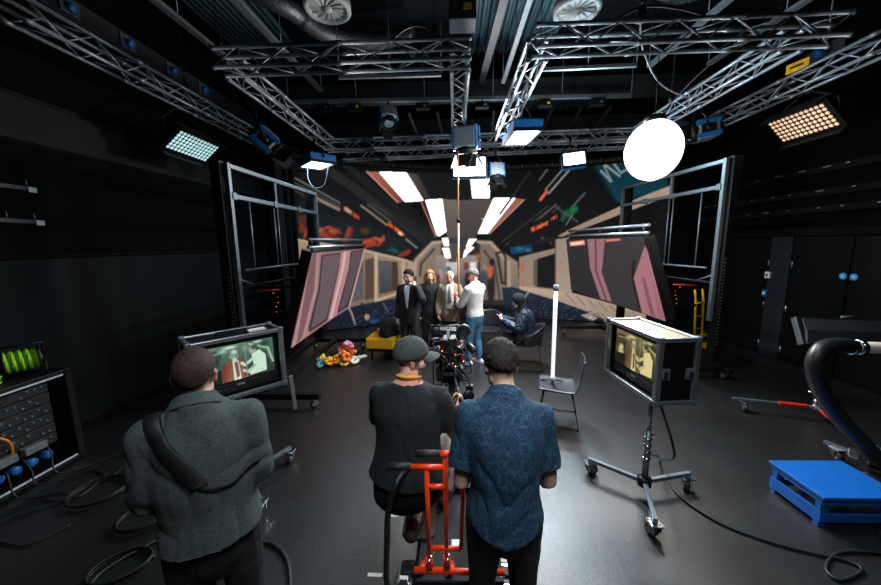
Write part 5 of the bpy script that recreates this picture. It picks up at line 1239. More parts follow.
def short_hair(d, front=.55, side=-.12, back=-.62):
    """1 on the crown, 0 below the hair line; front/side/back give the line's height"""
    y, x = d.y, abs(d.x); f = max(0, y); b = max(0, -y)
    ln = side*(1-f-b)+front*f+back*b if f+b < 1 else (front if f else back)
    ln = side+(front-side)*f**1.3 if y > 0 else side+(back-side)*b**1.0
    return max(0, min(1, (d.z-ln)/.32))
def hair_mat(nm, c1, c2=0, s=1.): return mat(nm, c1, .65, 0, .3, 70, .3, 160, spec=.12)
def garment_top(t, J, nm, m, hem=.8, inf=.014, mul=lambda z: (1, 1), sleeve='long', slr=1., vox=.01, wr=(.006, 9), top=1.47, seed=0., extra=None, sm=3, elb=1.):
    mb = MB(); s_ = J['s']; torso(mb, J, hem, inf, mul, top, 24, False)
    for q in 'RL':
        a, b, c_ = J['s'+q], J['e'+q], J['w'+q]; g = inf*s_
        mb.ell(a, (.052*slr)*s_+g); elimb(mb, [J['neck']+V((0, 0, -.045*s_)), J['neck'].lerp(a, .55)-V((0, 0, .022*s_)), a], [.04*s_+g, .046*s_+g, .05*s_+g], (0, 1, 0), 12, 2)
        if sleeve == 'long': elimb(mb, [a, a.lerp(b, .5), b, b.lerp(c_, .45), b.lerp(c_, .93)], [.052*slr*s_+g, .052*slr*s_+g, .048*slr*s_*elb+g, .045*slr*s_+g, .036*slr*s_+g], J['side'], 16, 3)
        elif sleeve == 'short': elimb(mb, [a, a.lerp(b, .4), a.lerp(b, .72)], [.053*slr*s_+g, .055*slr*s_+g, .057*slr*s_+g*1.3], J['side'], 16, 3, False)
        elif sleeve == 'rolled': elimb(mb, [a, a.lerp(b, .5), b, b.lerp(c_, .3)], [.058*slr*s_+g, .055*slr*s_+g, .05*slr*s_+g, .046*slr*s_+g], J['side'], 16, 3)
    if extra: extra(mb)
    me = remesh(mb, vox, sm); return finish(nm, me, m, t, wrinkle(wr[0], wr[1], seed))
def trousers(t, J, nm, m, inf=.014, vox=.011, wr=(.005, 10), hemr=1.15, top=1.0, seed=3., short=1.):
    mb = MB(); s_ = J['s']
    P = [spine_pt(J, z) for z in (.8, .87, .93, top)]; elimb(mb, P, [((.14*J['w']+inf)*s_, (.11*J['dp']+inf)*s_), ((.168*J['w']+inf)*s_, (.12*J['dp']+inf)*s_), ((.165*J['w']+inf)*s_, (.118*J['dp']+inf)*s_), ((.152*J['w']+inf)*s_, (.108*J['dp']+inf)*s_)], J['side'], 20, 3)
    for q in 'RL':
        a, b, c_ = J['h'+q], J['k'+q], J['a'+q]; g = inf*s_
        if short < 1: elimb(mb, [a, a.lerp(b, .45), a.lerp(b, short)], [.094*s_+g, .084*s_+g, .07*s_+g*1.3], J['side'], 16, 3)
        else: elimb(mb, [a, a.lerp(b, .45), b, b.lerp(c_, .4), b.lerp(c_, .97)], [.094*s_+g, .082*s_+g, .062*s_+g, .058*s_+g, .046*hemr*s_+g], J['side'], 16, 3)
    me = remesh(mb, vox, 3); return finish(nm, me, m, t, wrinkle(wr[0], wr[1], seed))
def shoes(t, J, m, sole=None):
    for q in 'RL':
        c_ = J['a'+q]; f = J['f'+q].normalized(); sd = f.cross(V((0, 0, 1))); mb = MB(); zb = c_+V((0, 0, -.05))
        elimb(mb, [zb-f*.065, zb-f*.01, zb+f*.08-V((0, 0, .004)), zb+f*.17-V((0, 0, .014)), zb+f*.2-V((0, 0, .017))], [(.036, .034), (.043, .04), (.048, .036), (.043, .022), (.03, .016)], sd, 14, 3)
        elimb(mb, [c_+V((0, 0, -.03))-f*.02, c_+V((0, 0, .01))-f*.012], [.045, .044], sd, 12, 2)
        o = finish('shoe', remesh(mb, .009, 2), m, t)
        if sole:
            g = MB(); zz = c_.z-.088
            pts = [V((zb.x, zb.y, 0))+f*u+sd*v for u, v in ((-.09, 0), (-.075, .035), (0, .042), (.1, .05), (.18, .04), (.225, 0), (.18, -.04), (.1, -.05), (0, -.042), (-.075, -.035))]
            g.prism([V((p.x, p.y, zz)) for p in pts], (0, 0, .026)); g.build('sole', sole, o, bev=.006)
def ribbon(nm, base, pts, width, th, m, parent, off=.004, k=10):
    me = base.data; bt = BVHTree.FromPolygons([v.co for v in me.vertices], [tuple(p.vertices) for p in me.polygons])
    P = []; 
    for p in spline(pts, k):
        loc, nrm, _, _ = bt.find_nearest(p); P.append((loc, nrm))
    vs, fs = [], []; N = len(P)
    for i in range(N):
        tdir = (P[min(i+1, N-1)][0]-P[max(i-1, 0)][0]).normalized(); nrm = sum((P[min(max(i+q, 0), N-1)][1] for q in (-2, -1, 0, 1, 2)), V()).normalized(); sd = tdir.cross(nrm).normalized(); c = P[i][0]
        for a, b in ((-1, 0), (-.8, 1), (.8, 1), (1, 0)): vs.append(c+sd*a*width/2+nrm*(off+b*th))
    for i in range(N-1):
        for j in range(4): fs.append((i*4+j, i*4+(j+1) % 4, (i+1)*4+(j+1) % 4, (i+1)*4+j))
    fs += [(3, 2, 1, 0), tuple((N-1)*4+j for j in range(4))]
    mb = MB(); mb.add(vs, fs, True); return mb.build(nm, m, parent)
def collar(t, J, m, r=.068, h=.045, tilt=.02, nm='collar', open_=.0, parent=None, flare=.012):
    c = J['neck']+V((0, 0, -.022*J['s'])); ax = (J['head']-J['neck']).normalized(); sd = J['side'].normalized(); fr = ax.cross(sd)
    fr = (fr-ax*fr.dot(ax)).normalized(); mb = MB()
    def fn(u, v):
        a = PI/2+open_+(2*PI-2*open_)*u; rr = (r+flare*(1-v))*J['s']
        return c+sd*math.cos(a)*rr*1.05+fr*math.sin(a)*rr*.95+ax*(v*h-.012)*J['s']+ax*(-tilt*math.sin(a))*J['s']
    mb.grid(fn, 36, 6); return mb.build(nm, m, parent or t, solid=.008, sub=1)
def person(label, loc, rotz, J):
    t = thing('person', label, 'person', loc, rotz); return t
def tolocal(t, p): return t.matrix_basis.inverted() @ V(p)
BK = mat('black_trousers', (13, 13, 15), .85, 0, .3, 60, .25, 300)
# --- man in the grey jacket, back to the camera
t = person('person in a grey wool jacket with a black strap, seen from behind at the left', (-1.12, 1.3, 0), R(32), None)
J = joints(.995, .98, 1.02, eR=(.205, .01, 1.15), eL=(-.205, .02, 1.15), wR=(.2, .22, 1.2), wL=(-.12, .23, 1.1), dR=(-.6, .8, .1), dL=(.8, .6, 0), nR=(-.3, -.3, -1), nL=(0, -.6, -.6), cR=.7, cL=.7, head=(.0, .04, 1.65), neck=(0, -.015, 1.555), sR=(.175, -.01, 1.435), sL=(-.175, -.01, 1.435))
HR = head_rot(R(-4), R(8)); fh = lambda d: short_hair(d, .62, -.2, -1.05)
make_body(t, J, HR, (205, 160, 140), None, .007, scalp=(fh, (70, 54, 48)))
hair(t, J['head'], HR, J['s'], fh, hair_mat('brown_hair', (58, 45, 39), 0), .006, .002)
WOOL = mat('grey_wool', (72, 80, 80), .95, 0, .35, 140, .6, 420, spec=.15)
g = garment_top(t, J, 'jacket', WOOL, .92, .022, lambda z: (1.16 if z < .95 else 1.18 if z < 1.25 else 1.04, 1.3 if z < 1.25 else 1.15), 'long', 1.14, .0095, (.012, 7), 1.53, 2.)
collar(t, J, WOOL, .07, .055, .004, parent=g, flare=.022)
STRAP = mat('black_strap', (14, 15, 17), .6, 0, .2, 60)
s_ = J['s']
ribbon('shoulder_strap', g, [V(p)*s_ for p in ((-.12, .16, 1.3), (-.15, .1, 1.45), (-.145, -.02, 1.5), (-.11, -.14, 1.43), (-.03, -.2, 1.3), (.0, -.21, 1.25))], .062, .008, STRAP, g)
ribbon('thin_strap', g, [V(p)*s_ for p in ((.0, -.21, 1.25), (.06, -.2, 1.215), (.14, -.18, 1.21), (.22, -.1, 1.23))], .02, .006, STRAP, g)
trousers(t, J, 'trousers', BK); shoes(t, J, BLACKP, RUBBER)
# --- man in the blue leaf-pattern shirt
def leaf_shirt():
    m = mat('leaf_pattern_shirt', (20, 50, 72), .85, 0, .2, 40, .2, 400); nt = m.node_tree; b = nt.nodes['Principled BSDF']; N = nt.nodes.new; L = nt.links.new
    tc = N('ShaderNodeTexCoord'); nz = N('ShaderNodeTexNoise'); nz.inputs['Scale'].default_value = 9; nz.inputs['Detail'].default_value = 2; L(tc.outputs['Object'], nz.inputs['Vector'])
    mx_ = N('ShaderNodeMix'); mx_.data_type = 'VECTOR'; mx_.inputs['Factor'].default_value = .22; L(tc.outputs['Object'], mx_.inputs['A']); L(nz.outputs['Color'], mx_.inputs['B'])
    vo = N('ShaderNodeTexVoronoi'); vo.feature = 'DISTANCE_TO_EDGE'; vo.inputs['Scale'].default_value = 20; L(mx_.outputs['Result'], vo.inputs['Vector'])
    wv = N('ShaderNodeTexWave'); wv.inputs['Scale'].default_value = 22; wv.inputs['Distortion'].default_value = 9; wv.inputs['Detail'].default_value = 2; wv.inputs['Detail Scale'].default_value = 2.5; L(mx_.outputs['Result'], wv.inputs['Vector'])
    r1 = N('ShaderNodeValToRGB'); r1.color_ramp.elements[0].position = .02; r1.color_ramp.elements[1].position = .06; r1.color_ramp.elements[0].color = (1, 1, 1, 1); r1.color_ramp.elements[1].color = (0, 0, 0, 1); L(vo.outputs['Distance'], r1.inputs['Fac'])
    r2 = N('ShaderNodeValToRGB'); r2.color_ramp.elements[0].position = .72; r2.color_ramp.elements[1].position = .95; L(wv.outputs['Fac'], r2.inputs['Fac'])
    ad = N('ShaderNodeMath'); ad.operation = 'MULTIPLY_ADD'; ad.inputs[1].default_value = .5; ad.use_clamp = True; L(r2.outputs['Color'], ad.inputs[0]); sc_ = N('ShaderNodeMath'); sc_.operation = 'MULTIPLY'; sc_.inputs[1].default_value = .55; L(r1.outputs['Color'], sc_.inputs[0]); L(sc_.outputs[0], ad.inputs[2])
    mc = N('ShaderNodeMix'); mc.data_type = 'RGBA'; mc.inputs['A'].default_value = srgb((11, 40, 64))+(1,); mc.inputs['B'].default_value = srgb((40, 84, 110))+(1,); L(ad.outputs[0], mc.inputs['Factor']); L(mc.outputs['Result'], b.inputs['Base Color']); return m
LEAF = leaf_shirt()
t = person('person in a dark blue leaf pattern shirt and black trousers, seen from behind', (.235, 1.46, 0), R(-4), None)
J = joints(.985, 1.0, 1.04, head=(-.02, .135, 1.615), neck=(0, .055, 1.515), chest=(0, .0, 1.23), sR=(.17, .03, 1.4), sL=(-.17, .03, 1.4), eR=(.218, .04, 1.06), eL=(-.214, .01, 1.045), wR=(.14, .25, 1.06), wL=(-.16, .24, 1.08), dR=(-.5, .8, -.2), dL=(.4, .9, .0), nR=(-.4, 0, -1), nL=(.4, 0, -1), cR=.8, cL=.8)
HR = head_rot(R(14), R(32), R(4))
def beard1(h):
    return None
fh = lambda d: short_hair(d, .6, -.25, -1.05)
make_body(t, J, HR, (212, 168, 148), None, .007, scalp=(fh, (84, 72, 68)))
hair(t, J['head'], HR, 1.0, fh, hair_mat('dark_grey_hair', (46, 40, 38), 0), .016, .008)
g = garment_top(t, J, 'shirt', LEAF, .88, .016, lambda z: (1.06, 1.14) if z < 1.2 else (1.02, 1.08), 'short', 1.06, .0085, (.009, 8), 1.53, 7.)
# curved shirt tail
for v in g.data.vertices:
    if v.co.z < .98: v.co.z += (.98-v.co.z)/.15*(-.085*max(0, 1-(v.co.x/.17)**2)+.02)
collar(t, J, LEAF, .064, .052, .0, parent=g, flare=.016)
trousers(t, J, 'trousers', BK, .012); shoes(t, J, BLACKP, RUBBER)

# --- seated man in the cap
t = person('person in a black t-shirt and grey cap sitting on the camera dolly, seen from behind', (-.3, 1.93, 0), R(-10), None)
J = joints(1.0, 1.16, 1.16, abs_=1, hip=(0, -.02, .79), chest=(0, .0, 1.06), neck=(0, .03, 1.365), head=(.015, .075, 1.475), sR=(.195, .03, 1.25), sL=(-.195, .03, 1.25), eR=(.285, .1, .98), eL=(-.25, .16, .95), wR=(.27, .30, 1.06), wL=(-.1, .36, 1.0),
           hR=(.1, .03, .77), hL=(-.1, .03, .77), kR=(.2, .42, .77), kL=(-.1, .4, .76), aR=(.17, .3, .41), aL=(.02, -.02, .41), fR=(.1, 1, 0), fL=(.0, 1, 0), dR=(.1, .9, .3), dL=(.6, .8, 0), nR=(-.9, .2, -.1), nL=(.5, 0, -.8), cR=.85, cL=.8)
J['seat'] = True
HR = head_rot(R(-60), R(6))
BEARD = (96, 84, 78)
def beard(h):
    if h.z < -.035 and h.y > .025 and h.z > -.112 and not (abs(h.x) < .022 and -.068 < h.z < -.05 and h.y > .08): return (112, 96, 90)
    if -.05 < h.z < .03 and abs(h.x) > .05 and 0 < h.y < .03: return (120, 104, 98)
    if h.z > -.02 and h.y < -.03 and h.z < .05: return (176, 140, 124)
make_body(t, J, HR, (214, 162, 144), beard, .006, 1.12)
TEE = mat('black_tee', (14, 22, 24), .9, 0, .25, 60, .25, 300)
g = garment_top(t, J, 't_shirt', TEE, .86, .014, lambda z: (1.3, 1.3) if z < .9 else (1.2, 1.25) if z < 1.15 else (1.04, 1.12), 'short', 1.2, .0085, (.007, 8), 1.485, 11.)
KHAKI = mat('pale_shorts', (168, 160, 148), .9, 0, .15, 60, .2, 300)
trousers(t, J, 'shorts', KHAKI, .014, .01, (.005, 10), 1, 1.0, 5., .93)
SOCK = mat('grey_sock', (170, 170, 168), .9, 0, .3, 60); BOOT = mat('brown_shoe', (72, 48, 42), .6, 0, .3, 40)
for q in 'RL':
    a, b = J['k'+q], J['a'+q]; m = MB(); elimb(m, [a.lerp(b, .62), a.lerp(b, .8), b], [.052, .05, .047], (1, 0, 0), 16, 3); m.build('sock', SOCK, t)
shoes(t, J, BOOT, RUBBER)
# cap
CAPM = mat('cap_cloth', (62, 66, 66), .85, 0, .25, 50, .3, 260)
hc = J['head']
def capfn(d):
    ln = -.22+.3*max(0, d.y)-.15*max(0, -d.y); return max(0, min(1, (d.z-ln)/.09))
o = hair(t, hc+HR @ V((0, 0, .008)), HR, 1.06, capfn, CAPM, .015, .002, 'cap', 40)
m = MB()
def visor(u, v):
    a = R(38)+u*R(104); r = .094+v*.08*math.sin(PI*u)**.5; p = V((math.cos(a)*r*.9, math.sin(a)*r*1.0-.002, (.046-.012*v)-.03*(2*u-1)**2*(.6+v*.6)))
    return hc+HR @ (p*1.04)
m.grid(visor, 18, 6); m.build('cap_visor', CAPM, t, solid=.005, sub=1)
m = MB(); m.ell(hc+HR @ V((0, -.014, .153)), (.009, .009, .006), nu=10, nv=6); m.build('cap_button', CAPM, t)
LAN = mat('lanyard_yellow', (214, 160, 40), .7); 
m = MB(); k = []
for i in range(25):
    a = PI*1.5+(i/24-.5)*PI*1.25; k.append(J['neck']+V((math.cos(a)*.074, math.sin(a)*.072+.01, .012+.02*(-math.sin(a)))))
m.tube(k, .008, 8); m.build('lanyard', LAN, t)
m = MB(); m.tube([p+V((0, 0, -.012)) for p in k], .006, 8); m.build('lanyard_stripe', mat('lanyard_red', (170, 70, 60), .7), t)
w_ = J['wR']; dd = (J['wR']-J['eR']).normalized(); m = MB(); m.lathe([(.033, -.008), (.036, -.004), (.036, .004), (.033, .008)], w_-dd*.02, dd, 20); m.build('bracelet', BLACKP, t)
# --- stage cast
def suit_jacket(t, J, m, hem, open_=True, inf=.02, mul=None, shirt=None, tie=None, seed=0., vox=.011):
    g = garment_top(t, J, 'jacket', m, hem, inf, mul or (lambda z: (1.08, 1.1)), 'long', 1.12, vox, (.005, 9), 1.475, seed); return g
BLKSUIT = mat('black_suit', (17, 19, 21), .75, 0, .2, 60, .2, 300); WHT = mat('white_shirt', (222, 218, 214), .8, 0, .05, 40, .2, 200); LBLUE = mat('pale_blue_shirt', (196, 208, 216), .8, 0, .05, 40)
def placket(t, base, J, w0, w1, z0, z1, m, nm, off=.003, th=.004):
    """a tapering front panel lying on the chest"""
    me = base.data; bt = BVHTree.FromPolygons([v.co for v in me.vertices], [tuple(p.vertices) for p in me.polygons]); mb = MB(); f = J['front']; sd = J['side']
    n = 14; nu = 6
    def fn(u, v):
        c = spine_pt(J, z0+(z1-z0)*v); w = w0+(w1-w0)*v; o = c+f*.5+sd*(u-.5)*2*w
        h = bt.ray_cast(o, -f); p = h[0] if h[0] is not None else c+f*.1
        return p+f*off
    mb.grid(fn, nu, n); return mb.build(nm, m, t, solid=th)
# man in the black suit
t = person('person in a black suit and glasses with one hand raised to the ear', (-.84, 6.0, 0), R(180-12), None)
J = joints(.985, .92, .95, wL=(-.16, .1, 1.46), eL=(-.3, .12, 1.21), dL=(.25, -.15, 1), nL=(1, -.2, 0), cL=.7, wR=(.23, .04, .86)); J['front'] = V((0, 1, 0))
HR = head_rot(R(-14), R(4))
make_body(t, J, HR, (214, 174, 156), lambda h: (150, 112, 96) if (h.z < -.05 and h.y > .03 and not (abs(h.x) < .024 and -.072 < h.z < -.05)) else None, .008)
hair(t, J['head'], HR, .985, lambda d: short_hair(d, .62, -.25, -.75), hair_mat('dark_brown_hair', (38, 28, 26)), .022, .012)
g = suit_jacket(t, J, BLKSUIT, .74, seed=2.)
p = placket(t, g, J, .015, .062, 1.06, 1.46, LBLUE, 'shirt_front'); collar(t, J, LBLUE, .064, .035, .0, 'shirt_collar', R(18))
for x in (-1, 1): placket(t, g, dict(J, side=V((1, 0, 0))), .012, .03, 1.08, 1.42, BLKSUIT, 'lapel', .008) if False else None
trousers(t, J, 'trousers', BLKSUIT); shoes(t, J, BLACKP, RUBBER)
def glasses(t, hc, M, s_, m):
    q = MB(); P3 = lambda x, y, z: hc+M @ (V((x, y, z))*s_)
    for x in (-.034, .034):
        q.tube([P3(x+.023*math.cos(a), .089-.004*abs(math.cos(a)), .004+.019*math.sin(a)) for a in [2*PI*i/16 for i in range(16)]], .0026, 6, closed=True)
        q.cyl(P3(x*1.7, .086, .008), P3(x*2.25, -.01, .006), .0024, 6)
    q.cyl(P3(-.011, .091, .008), P3(.011, .091, .008), .0024, 6); q.build('glasses', m, t)
glasses(t, J['head'], HR, .985, BLACKP)
# woman behind
t = person('person with long wavy blond hair in a dark coat, behind the man in the suit', (-.5, 6.55, 0), R(180+6), None)
J = joints(.955, .88, .92); J['front'] = V((0, 1, 0)); HR = head_rot(R(8), R(6))
make_body(t, J, HR, (220, 180, 160), None, .009)
BLOND = hair_mat('blond_hair', (176, 136, 84))
hair(t, J['head'], HR, .955, lambda d: short_hair(d, .66, -.5, -.95), BLOND, .024, .008)
hc = J['head']; rg = random.Random(4); m = MB()
for i in range(34):
    a = PI*.98+(i/33)*PI*1.04; x, y = math.cos(a), math.sin(a); L = rg.uniform(.3, .42)
    pts = [hc+HR @ V((x*.07, y*.085-.01, .05))]
    for k in range(1, 7): pts.append(hc+HR @ V((x*(.085+.03*k/6)+.012*math.sin(k*1.7+i), y*(.09+.02*k/6)-.01+.012*math.cos(k*1.9+i*2), .05-L*k/6)))
    elimb(m, pts, [.012, .02, .023, .022, .02, .016, .006], (x, y, 0), 8, 2)
finish('long_hair', remesh(m, .009, 1), BLOND, t, wrinkle(.006, 40, 0, (1, 1, .2)))
m = MB(); m.tube([hc+HR @ V((.082*math.cos(a), -.01, .035+.095*math.sin(a))) for a in [PI*i/16 for i in range(17)]], .011, 8); m.build('headband', mat('knit_band', (120, 122, 124), .9, 0, .4, 90), t)
COAT = mat('dark_coat', (22, 22, 25), .85, 0, .25, 60, .2, 300); g = suit_jacket(t, J, COAT, .6, seed=4.); trousers(t, J, 'trousers', BK); shoes(t, J, BLACKP)
# bald man in the tan blazer
t = person('person, bald with a white moustache, in a tan blazer, white shirt and tie', (-.09, 6.42, 0), R(180-4), None)
J = joints(.955, 1.02, 1.05, wL=(-.13, .24, 1.18), eL=(-.27, .0, 1.1), dL=(-.1, .3, 1), nL=(0, 1, -.2), cL=.9, wR=(.24, .08, .87), eR=(.25, -.02, 1.1), abs__=1); J['front'] = V((0, 1, 0)); HR = head_rot(R(-6), R(12))
def moust(h):
    if -.056 < h.z < -.036 and h.y > .07 and abs(h.x) < .034: return (232, 226, 220)
    if -.105 < h.z < -.074 and h.y > .05 and abs(h.x) < .03: return (224, 216, 210)
    if abs(h.x) > .06 and -.01 < h.z < .06 and h.y < .03: return (206, 188, 178)
make_body(t, J, HR, (214, 160, 138), moust, .008, 1.05)
hair(t, J['head'], HR, .955, lambda d: max(0, min(1, (.25-d.z)/.1))*max(0, min(1, (d.z+.6)/.1))*(1 if d.y < .25 else 0), hair_mat('white_hair', (206, 200, 194)), .007, .004)
TWEED = mat('tan_tweed', (146, 128, 104), .92, 0, .4, 120, .3, 300); TAN = mat('tan_shirt', (222, 218, 214), .8, 0, .04, 40)
g = suit_jacket(t, J, TWEED, .72, seed=6.)
placket(t, g, J, .085, .07, .98, 1.46, WHT, 'shirt_front'); collar(t, J, WHT, .066, .038, .0, 'shirt_collar', R(14))
placket(t, g, J, .036, .018, 1.12, 1.44, mat('grey_tie', (128, 118, 104), .7, 0, .3, 90), 'tie', .009)
trousers(t, J, 'trousers', BK); shoes(t, J, WHITEP, WHITEP)
# man in the white shirt and jeans
t = person('person with grey hair in a white shirt and blue jeans, holding the brass pole', (.36, 5.85, 0), R(46), None)
J = joints(1.0, .98, 1.0, head=(.01, .055, 1.625), eL=(-.2, .17, 1.1), wL=(-.1, .35, 1.22), dL=(.2, .5, .9), nL=(.7, .6, 0), cL=1.0, eR=(.235, .14, 1.08), wR=(.05, .33, 1.13), dR=(-.7, .6, .2), nR=(-.3, -.2, -.8), cR=1.0, kR=(.1, .03, .49), kL=(-.1, .05, .49), aR=(.11, -.03, .085), aL=(-.11, .06, .085)); J['front'] = V((0, 1, 0)); HR = head_rot(R(34), R(14))
make_body(t, J, HR, (214, 164, 144), None, .008)
hair(t, J['head'], HR, 1.0, lambda d: short_hair(d, .55, -.12, -.72), hair_mat('grey_hair', (118, 112, 108)), .01, .004)
g = garment_top(t, J, 'shirt', WHT, .9, .016, lambda z: (1.02, 1.08), 'rolled', 1.14, .009, (.005, 10), 1.52, 3.)
collar(t, J, WHT, .062, .045, .0, parent=g)
trousers(t, J, 'jeans', DENIM, .014, .0095, (.007, 11)); shoes(t, J, WHITEP, WHITEP)
m = MB(); m.lathe([(.168, -.014), (.176, -.012), (.176, .012), (.168, .014)], (0, 0, 0), n=28); m.v = [V((p.x*1.02, p.y*.74, p.z+.93)) for p in m.v]; m.build('belt', mat('brown_belt', (60, 42, 32), .6), t)
# hooded seated person
t = person('person in a black headscarf and dark blue jacket, seated and looking at a phone', (1.26, 5.7, 0), R(84), None)
J = joints(.95, .98, 1.05, abs_=1, hip=(0, .0, .56), chest=(0, .03, .84), neck=(0, .09, 1.06), head=(0, .16, 1.19), sR=(.16, .06, .98), sL=(-.16, .06, .98), eR=(.22, .17, .74), eL=(-.22, .17, .74), wR=(.06, .4, .86), wL=(-.05, .4, .84), hR=(.09, .04, .53), hL=(-.09, .04, .53), kR=(.11, .44, .53), kL=(-.11, .44, .53), aR=(.1, .46, .085), aL=(-.1, .46, .085), fR=(.1, 1, 0), fL=(-.1, 1, 0), dR=(-.4, .8, .4), dL=(.4, .8, .4), nR=(-.5, -.3, .8), nL=(.5, -.3, .8), cR=.8, cL=.8); J['seat'] = True
HR = head_rot(R(6), R(18))
make_body(t, J, HR, (216, 176, 156), None, .008)
SCARF = mat('black_scarf', (16, 17, 20), .9, 0, .2, 50, .3, 200); hc = J['head']
hair(t, hc, HR, 1.02, lambda d: 0 if (d.y > .62 and abs(d.x) < .62 and -.75 < d.z < .62) else 1, SCARF, .02, .005, 'headscarf', 30)
m = MB(); elimb(m, [J['neck']+V((0, -.02, -.1)), J['neck']+V((0, 0, -.02)), hc+HR @ V((0, -.02, -.06))], [(.15, .12), (.1, .09), (.075, .08)], (1, 0, 0), 20, 4); finish('scarf_drape', remesh(m, .01, 3), SCARF, t, wrinkle(.008, 14))
PUFF = mat('dark_blue_puffer', (20, 36, 56), .5, 0, .4, 18, .4, 60)
g = garment_top(t, J, 'jacket', PUFF, .8, .035, lambda z: (1.1, 1.15), 'long', 1.25, .01, (.016, 13), 1.46, 8.)
m = MB(); zs = [(.0, .47, .3), (.1, .48, .26), (.3, .47, .22), (.48, .46, .2)]
elimb(m, [V((0, .5, .02)), V((0, .5, .22)), V((0, .46, .46)), V((0, .28, .545)), V((0, .0, .55)), V((0, -.06, .55))], [(.25, .13), (.22, .12), (.21, .115), (.2, .115), (.19, .13), (.17, .12)], (1, 0, 0), 22, 4); finish('skirt', remesh(m, .011, 3), BK, t, wrinkle(.014, 16, 2, (2.2, 1, .12)))
shoes(t, J, BLACKP, RUBBER)
PH = t.matrix_basis @ V((0, .475, .905))
q = thing('phone', 'dark phone held by the seated person in the headscarf', 'phone', PH, R(84)); MB().box((0, 0, 0), (.07, .012, .14), (R(-50), 0, 0)).build('case', BLACKP, q, bev=.004); MB().box((0, -.006, .005), (.062, .003, .128), (R(-50), 0, 0)).build('display', light_mat('phone_glow', (120, 140, 160), .4), q)

# ================================================================== CAMERA DOLLY
t = thing('camera_dolly', 'black and orange camera dolly with push bars, under the seated man in the cap', 'camera dolly', (0, 2.3, 0))
B = lambda nm, m, c_, s__, rot=None, bev=.006: MB().box(c_, s__, rot).build(nm, m, t, True, bev=bev)
B('chassis', BLACKM, (0, 2.3, .2), (.5, 1.35, .16)); B('deck', CARPET, (.02, 2.3, .29), (.5, 1.36, .02), None, .003); B('deck_plate', ALU, (.005, 1.85, .303), (.075, .06, .006), None, .002)
for x in (-.3, .3):
    for y in (1.7, 2.9):
        k = B('wheel_housing', CHROME, (x, y, .2), (.1, .17, .12), None, .02); MB().lathe([(.0, -.04), (.07, -.04), (.09, -.03), (.09, .03), (.07, .04), (.0, .04)], V((x, y, .093))-t.matrix_basis.translation, (1, 0, 0), 20).build('wheel', RUBBER, t)
        B('wheel_bracket', BLACKM, (x*.85, y, .26), (.16, .06, .05)); B('brake_lever', CHROME, (x, y-.1, .27), (.06, .06, .02), (0, 0, .4), .004); B('warning_plate', WHITEP, (x-.01, y-.03, .262), (.05, .04, .004), None, .001)
MB().cyl((-.24, 1.62, .36), (.27, 1.62, .36), .017, 14).build('rear_bar', ORANGE, t, True)
for x in (-.2, -.03, .2): MB().cyl((x, 1.62, .36), (x, 1.75, .27), .02, 10).build('bar_bracket', ORANGE, t, True)
yb = 1.53
def px3(px, py, Y): return at(px, py, Y=Y)
a0, a1 = px3(429.5, 567, 1.62), px3(426.5, 467, yb); b0, b1 = px3(447, 567, 1.62), px3(445, 454, yb)
for p, q, nm in ((a0, a1, 'push_upright'), (b0, b1, 'push_upright')):
    MB().cyl(p, q, .0125, 14).build(nm, ORANGE, t, True); MB().cyl(p, p+(q-p)*.1, .021, 14).build('upright_socket', ORANGE, t, True); MB().cyl(p-V((0, 0, .04)), p+V((0, 0, .01)), .016, 10).build('locking_pin', CHROME, t, True)
    w_ = p.lerp(q, .13); MB().cyl(w_-V((0, .05, 0)), w_+V((.02, .02, 0)), .008, 8).build('lock_lever', CHROME, t, True)
def xbar(p, l, r, m, rad, nm): MB().cyl(V((l, p.y, p.z)), V((r, p.y, p.z)), rad, 14).build(nm, m, t, True)
xbar(a1, px3(411, 467, yb).x, px3(444, 467, yb).x, ORANGE, .0145, 'handle_bar'); xbar(a1, px3(387, 467, yb).x, px3(411, 467, yb).x, RUBBER, .019, 'hand_grip')
xbar(b1, px3(440, 454, yb).x, px3(451, 454, yb).x, ORANGE, .0165, 'handle_bar'); xbar(b1, px3(416, 457, yb).x, px3(440, 454, yb).x, RUBBER, .019, 'hand_grip')
for py, l, r in ((486.5, 427, 446), (548, 430, 461)):
    p = px3(430, py, yb+.02 if py < 500 else 1.6); xbar(p, px3(l, py, p.y).x, px3(r, py, p.y).x, ORANGE, .0135, 'rung')
q = px3(458, 500, 1.6); MB().tube([px3(461, 548, 1.6), px3(463, 500, 1.6), px3(462, 480, 1.6)], .012, 12).build('push_upright', ORANGE, t, True)
# foot board and seat
m = MB(); bx = [(-.5, 1.74), (-.24, 1.74), (-.24, 2.32), (-.5, 2.32)]
def rrect(x0, y0, x1, y1, r, z): 
    o = []
    for (cx, cy, a0_) in ((x1-r, y1-r, 0), (x0+r, y1-r, PI/2), (x0+r, y0+r, PI), (x1-r, y0+r, 1.5*PI)):
        o += [V((cx+r*math.cos(a0_+PI/2*k/6), cy+r*math.sin(a0_+PI/2*k/6), z)) for k in range(7)]
    return o
p0 = at(401, 536, Z=.33); m.prism(rrect(p0.x, p0.y-.01, -.14, 2.35, .06, .3), (0, 0, .025)); m.build('foot_board', BROWN, t, True, bev=.004)
MB().lathe([(.0, 0), (.19, 0), (.215, .02), (.215, .07), (.18, .1), (.0, .105)], V((-.31, 1.9, .625))-t.matrix_basis.translation, n=28).build('seat', MATTE, t)
MB().cyl((-.3, 2.06, .3), (-.31, 1.94, .63), .025, 12).build('seat_post', BLACKM, t, True)
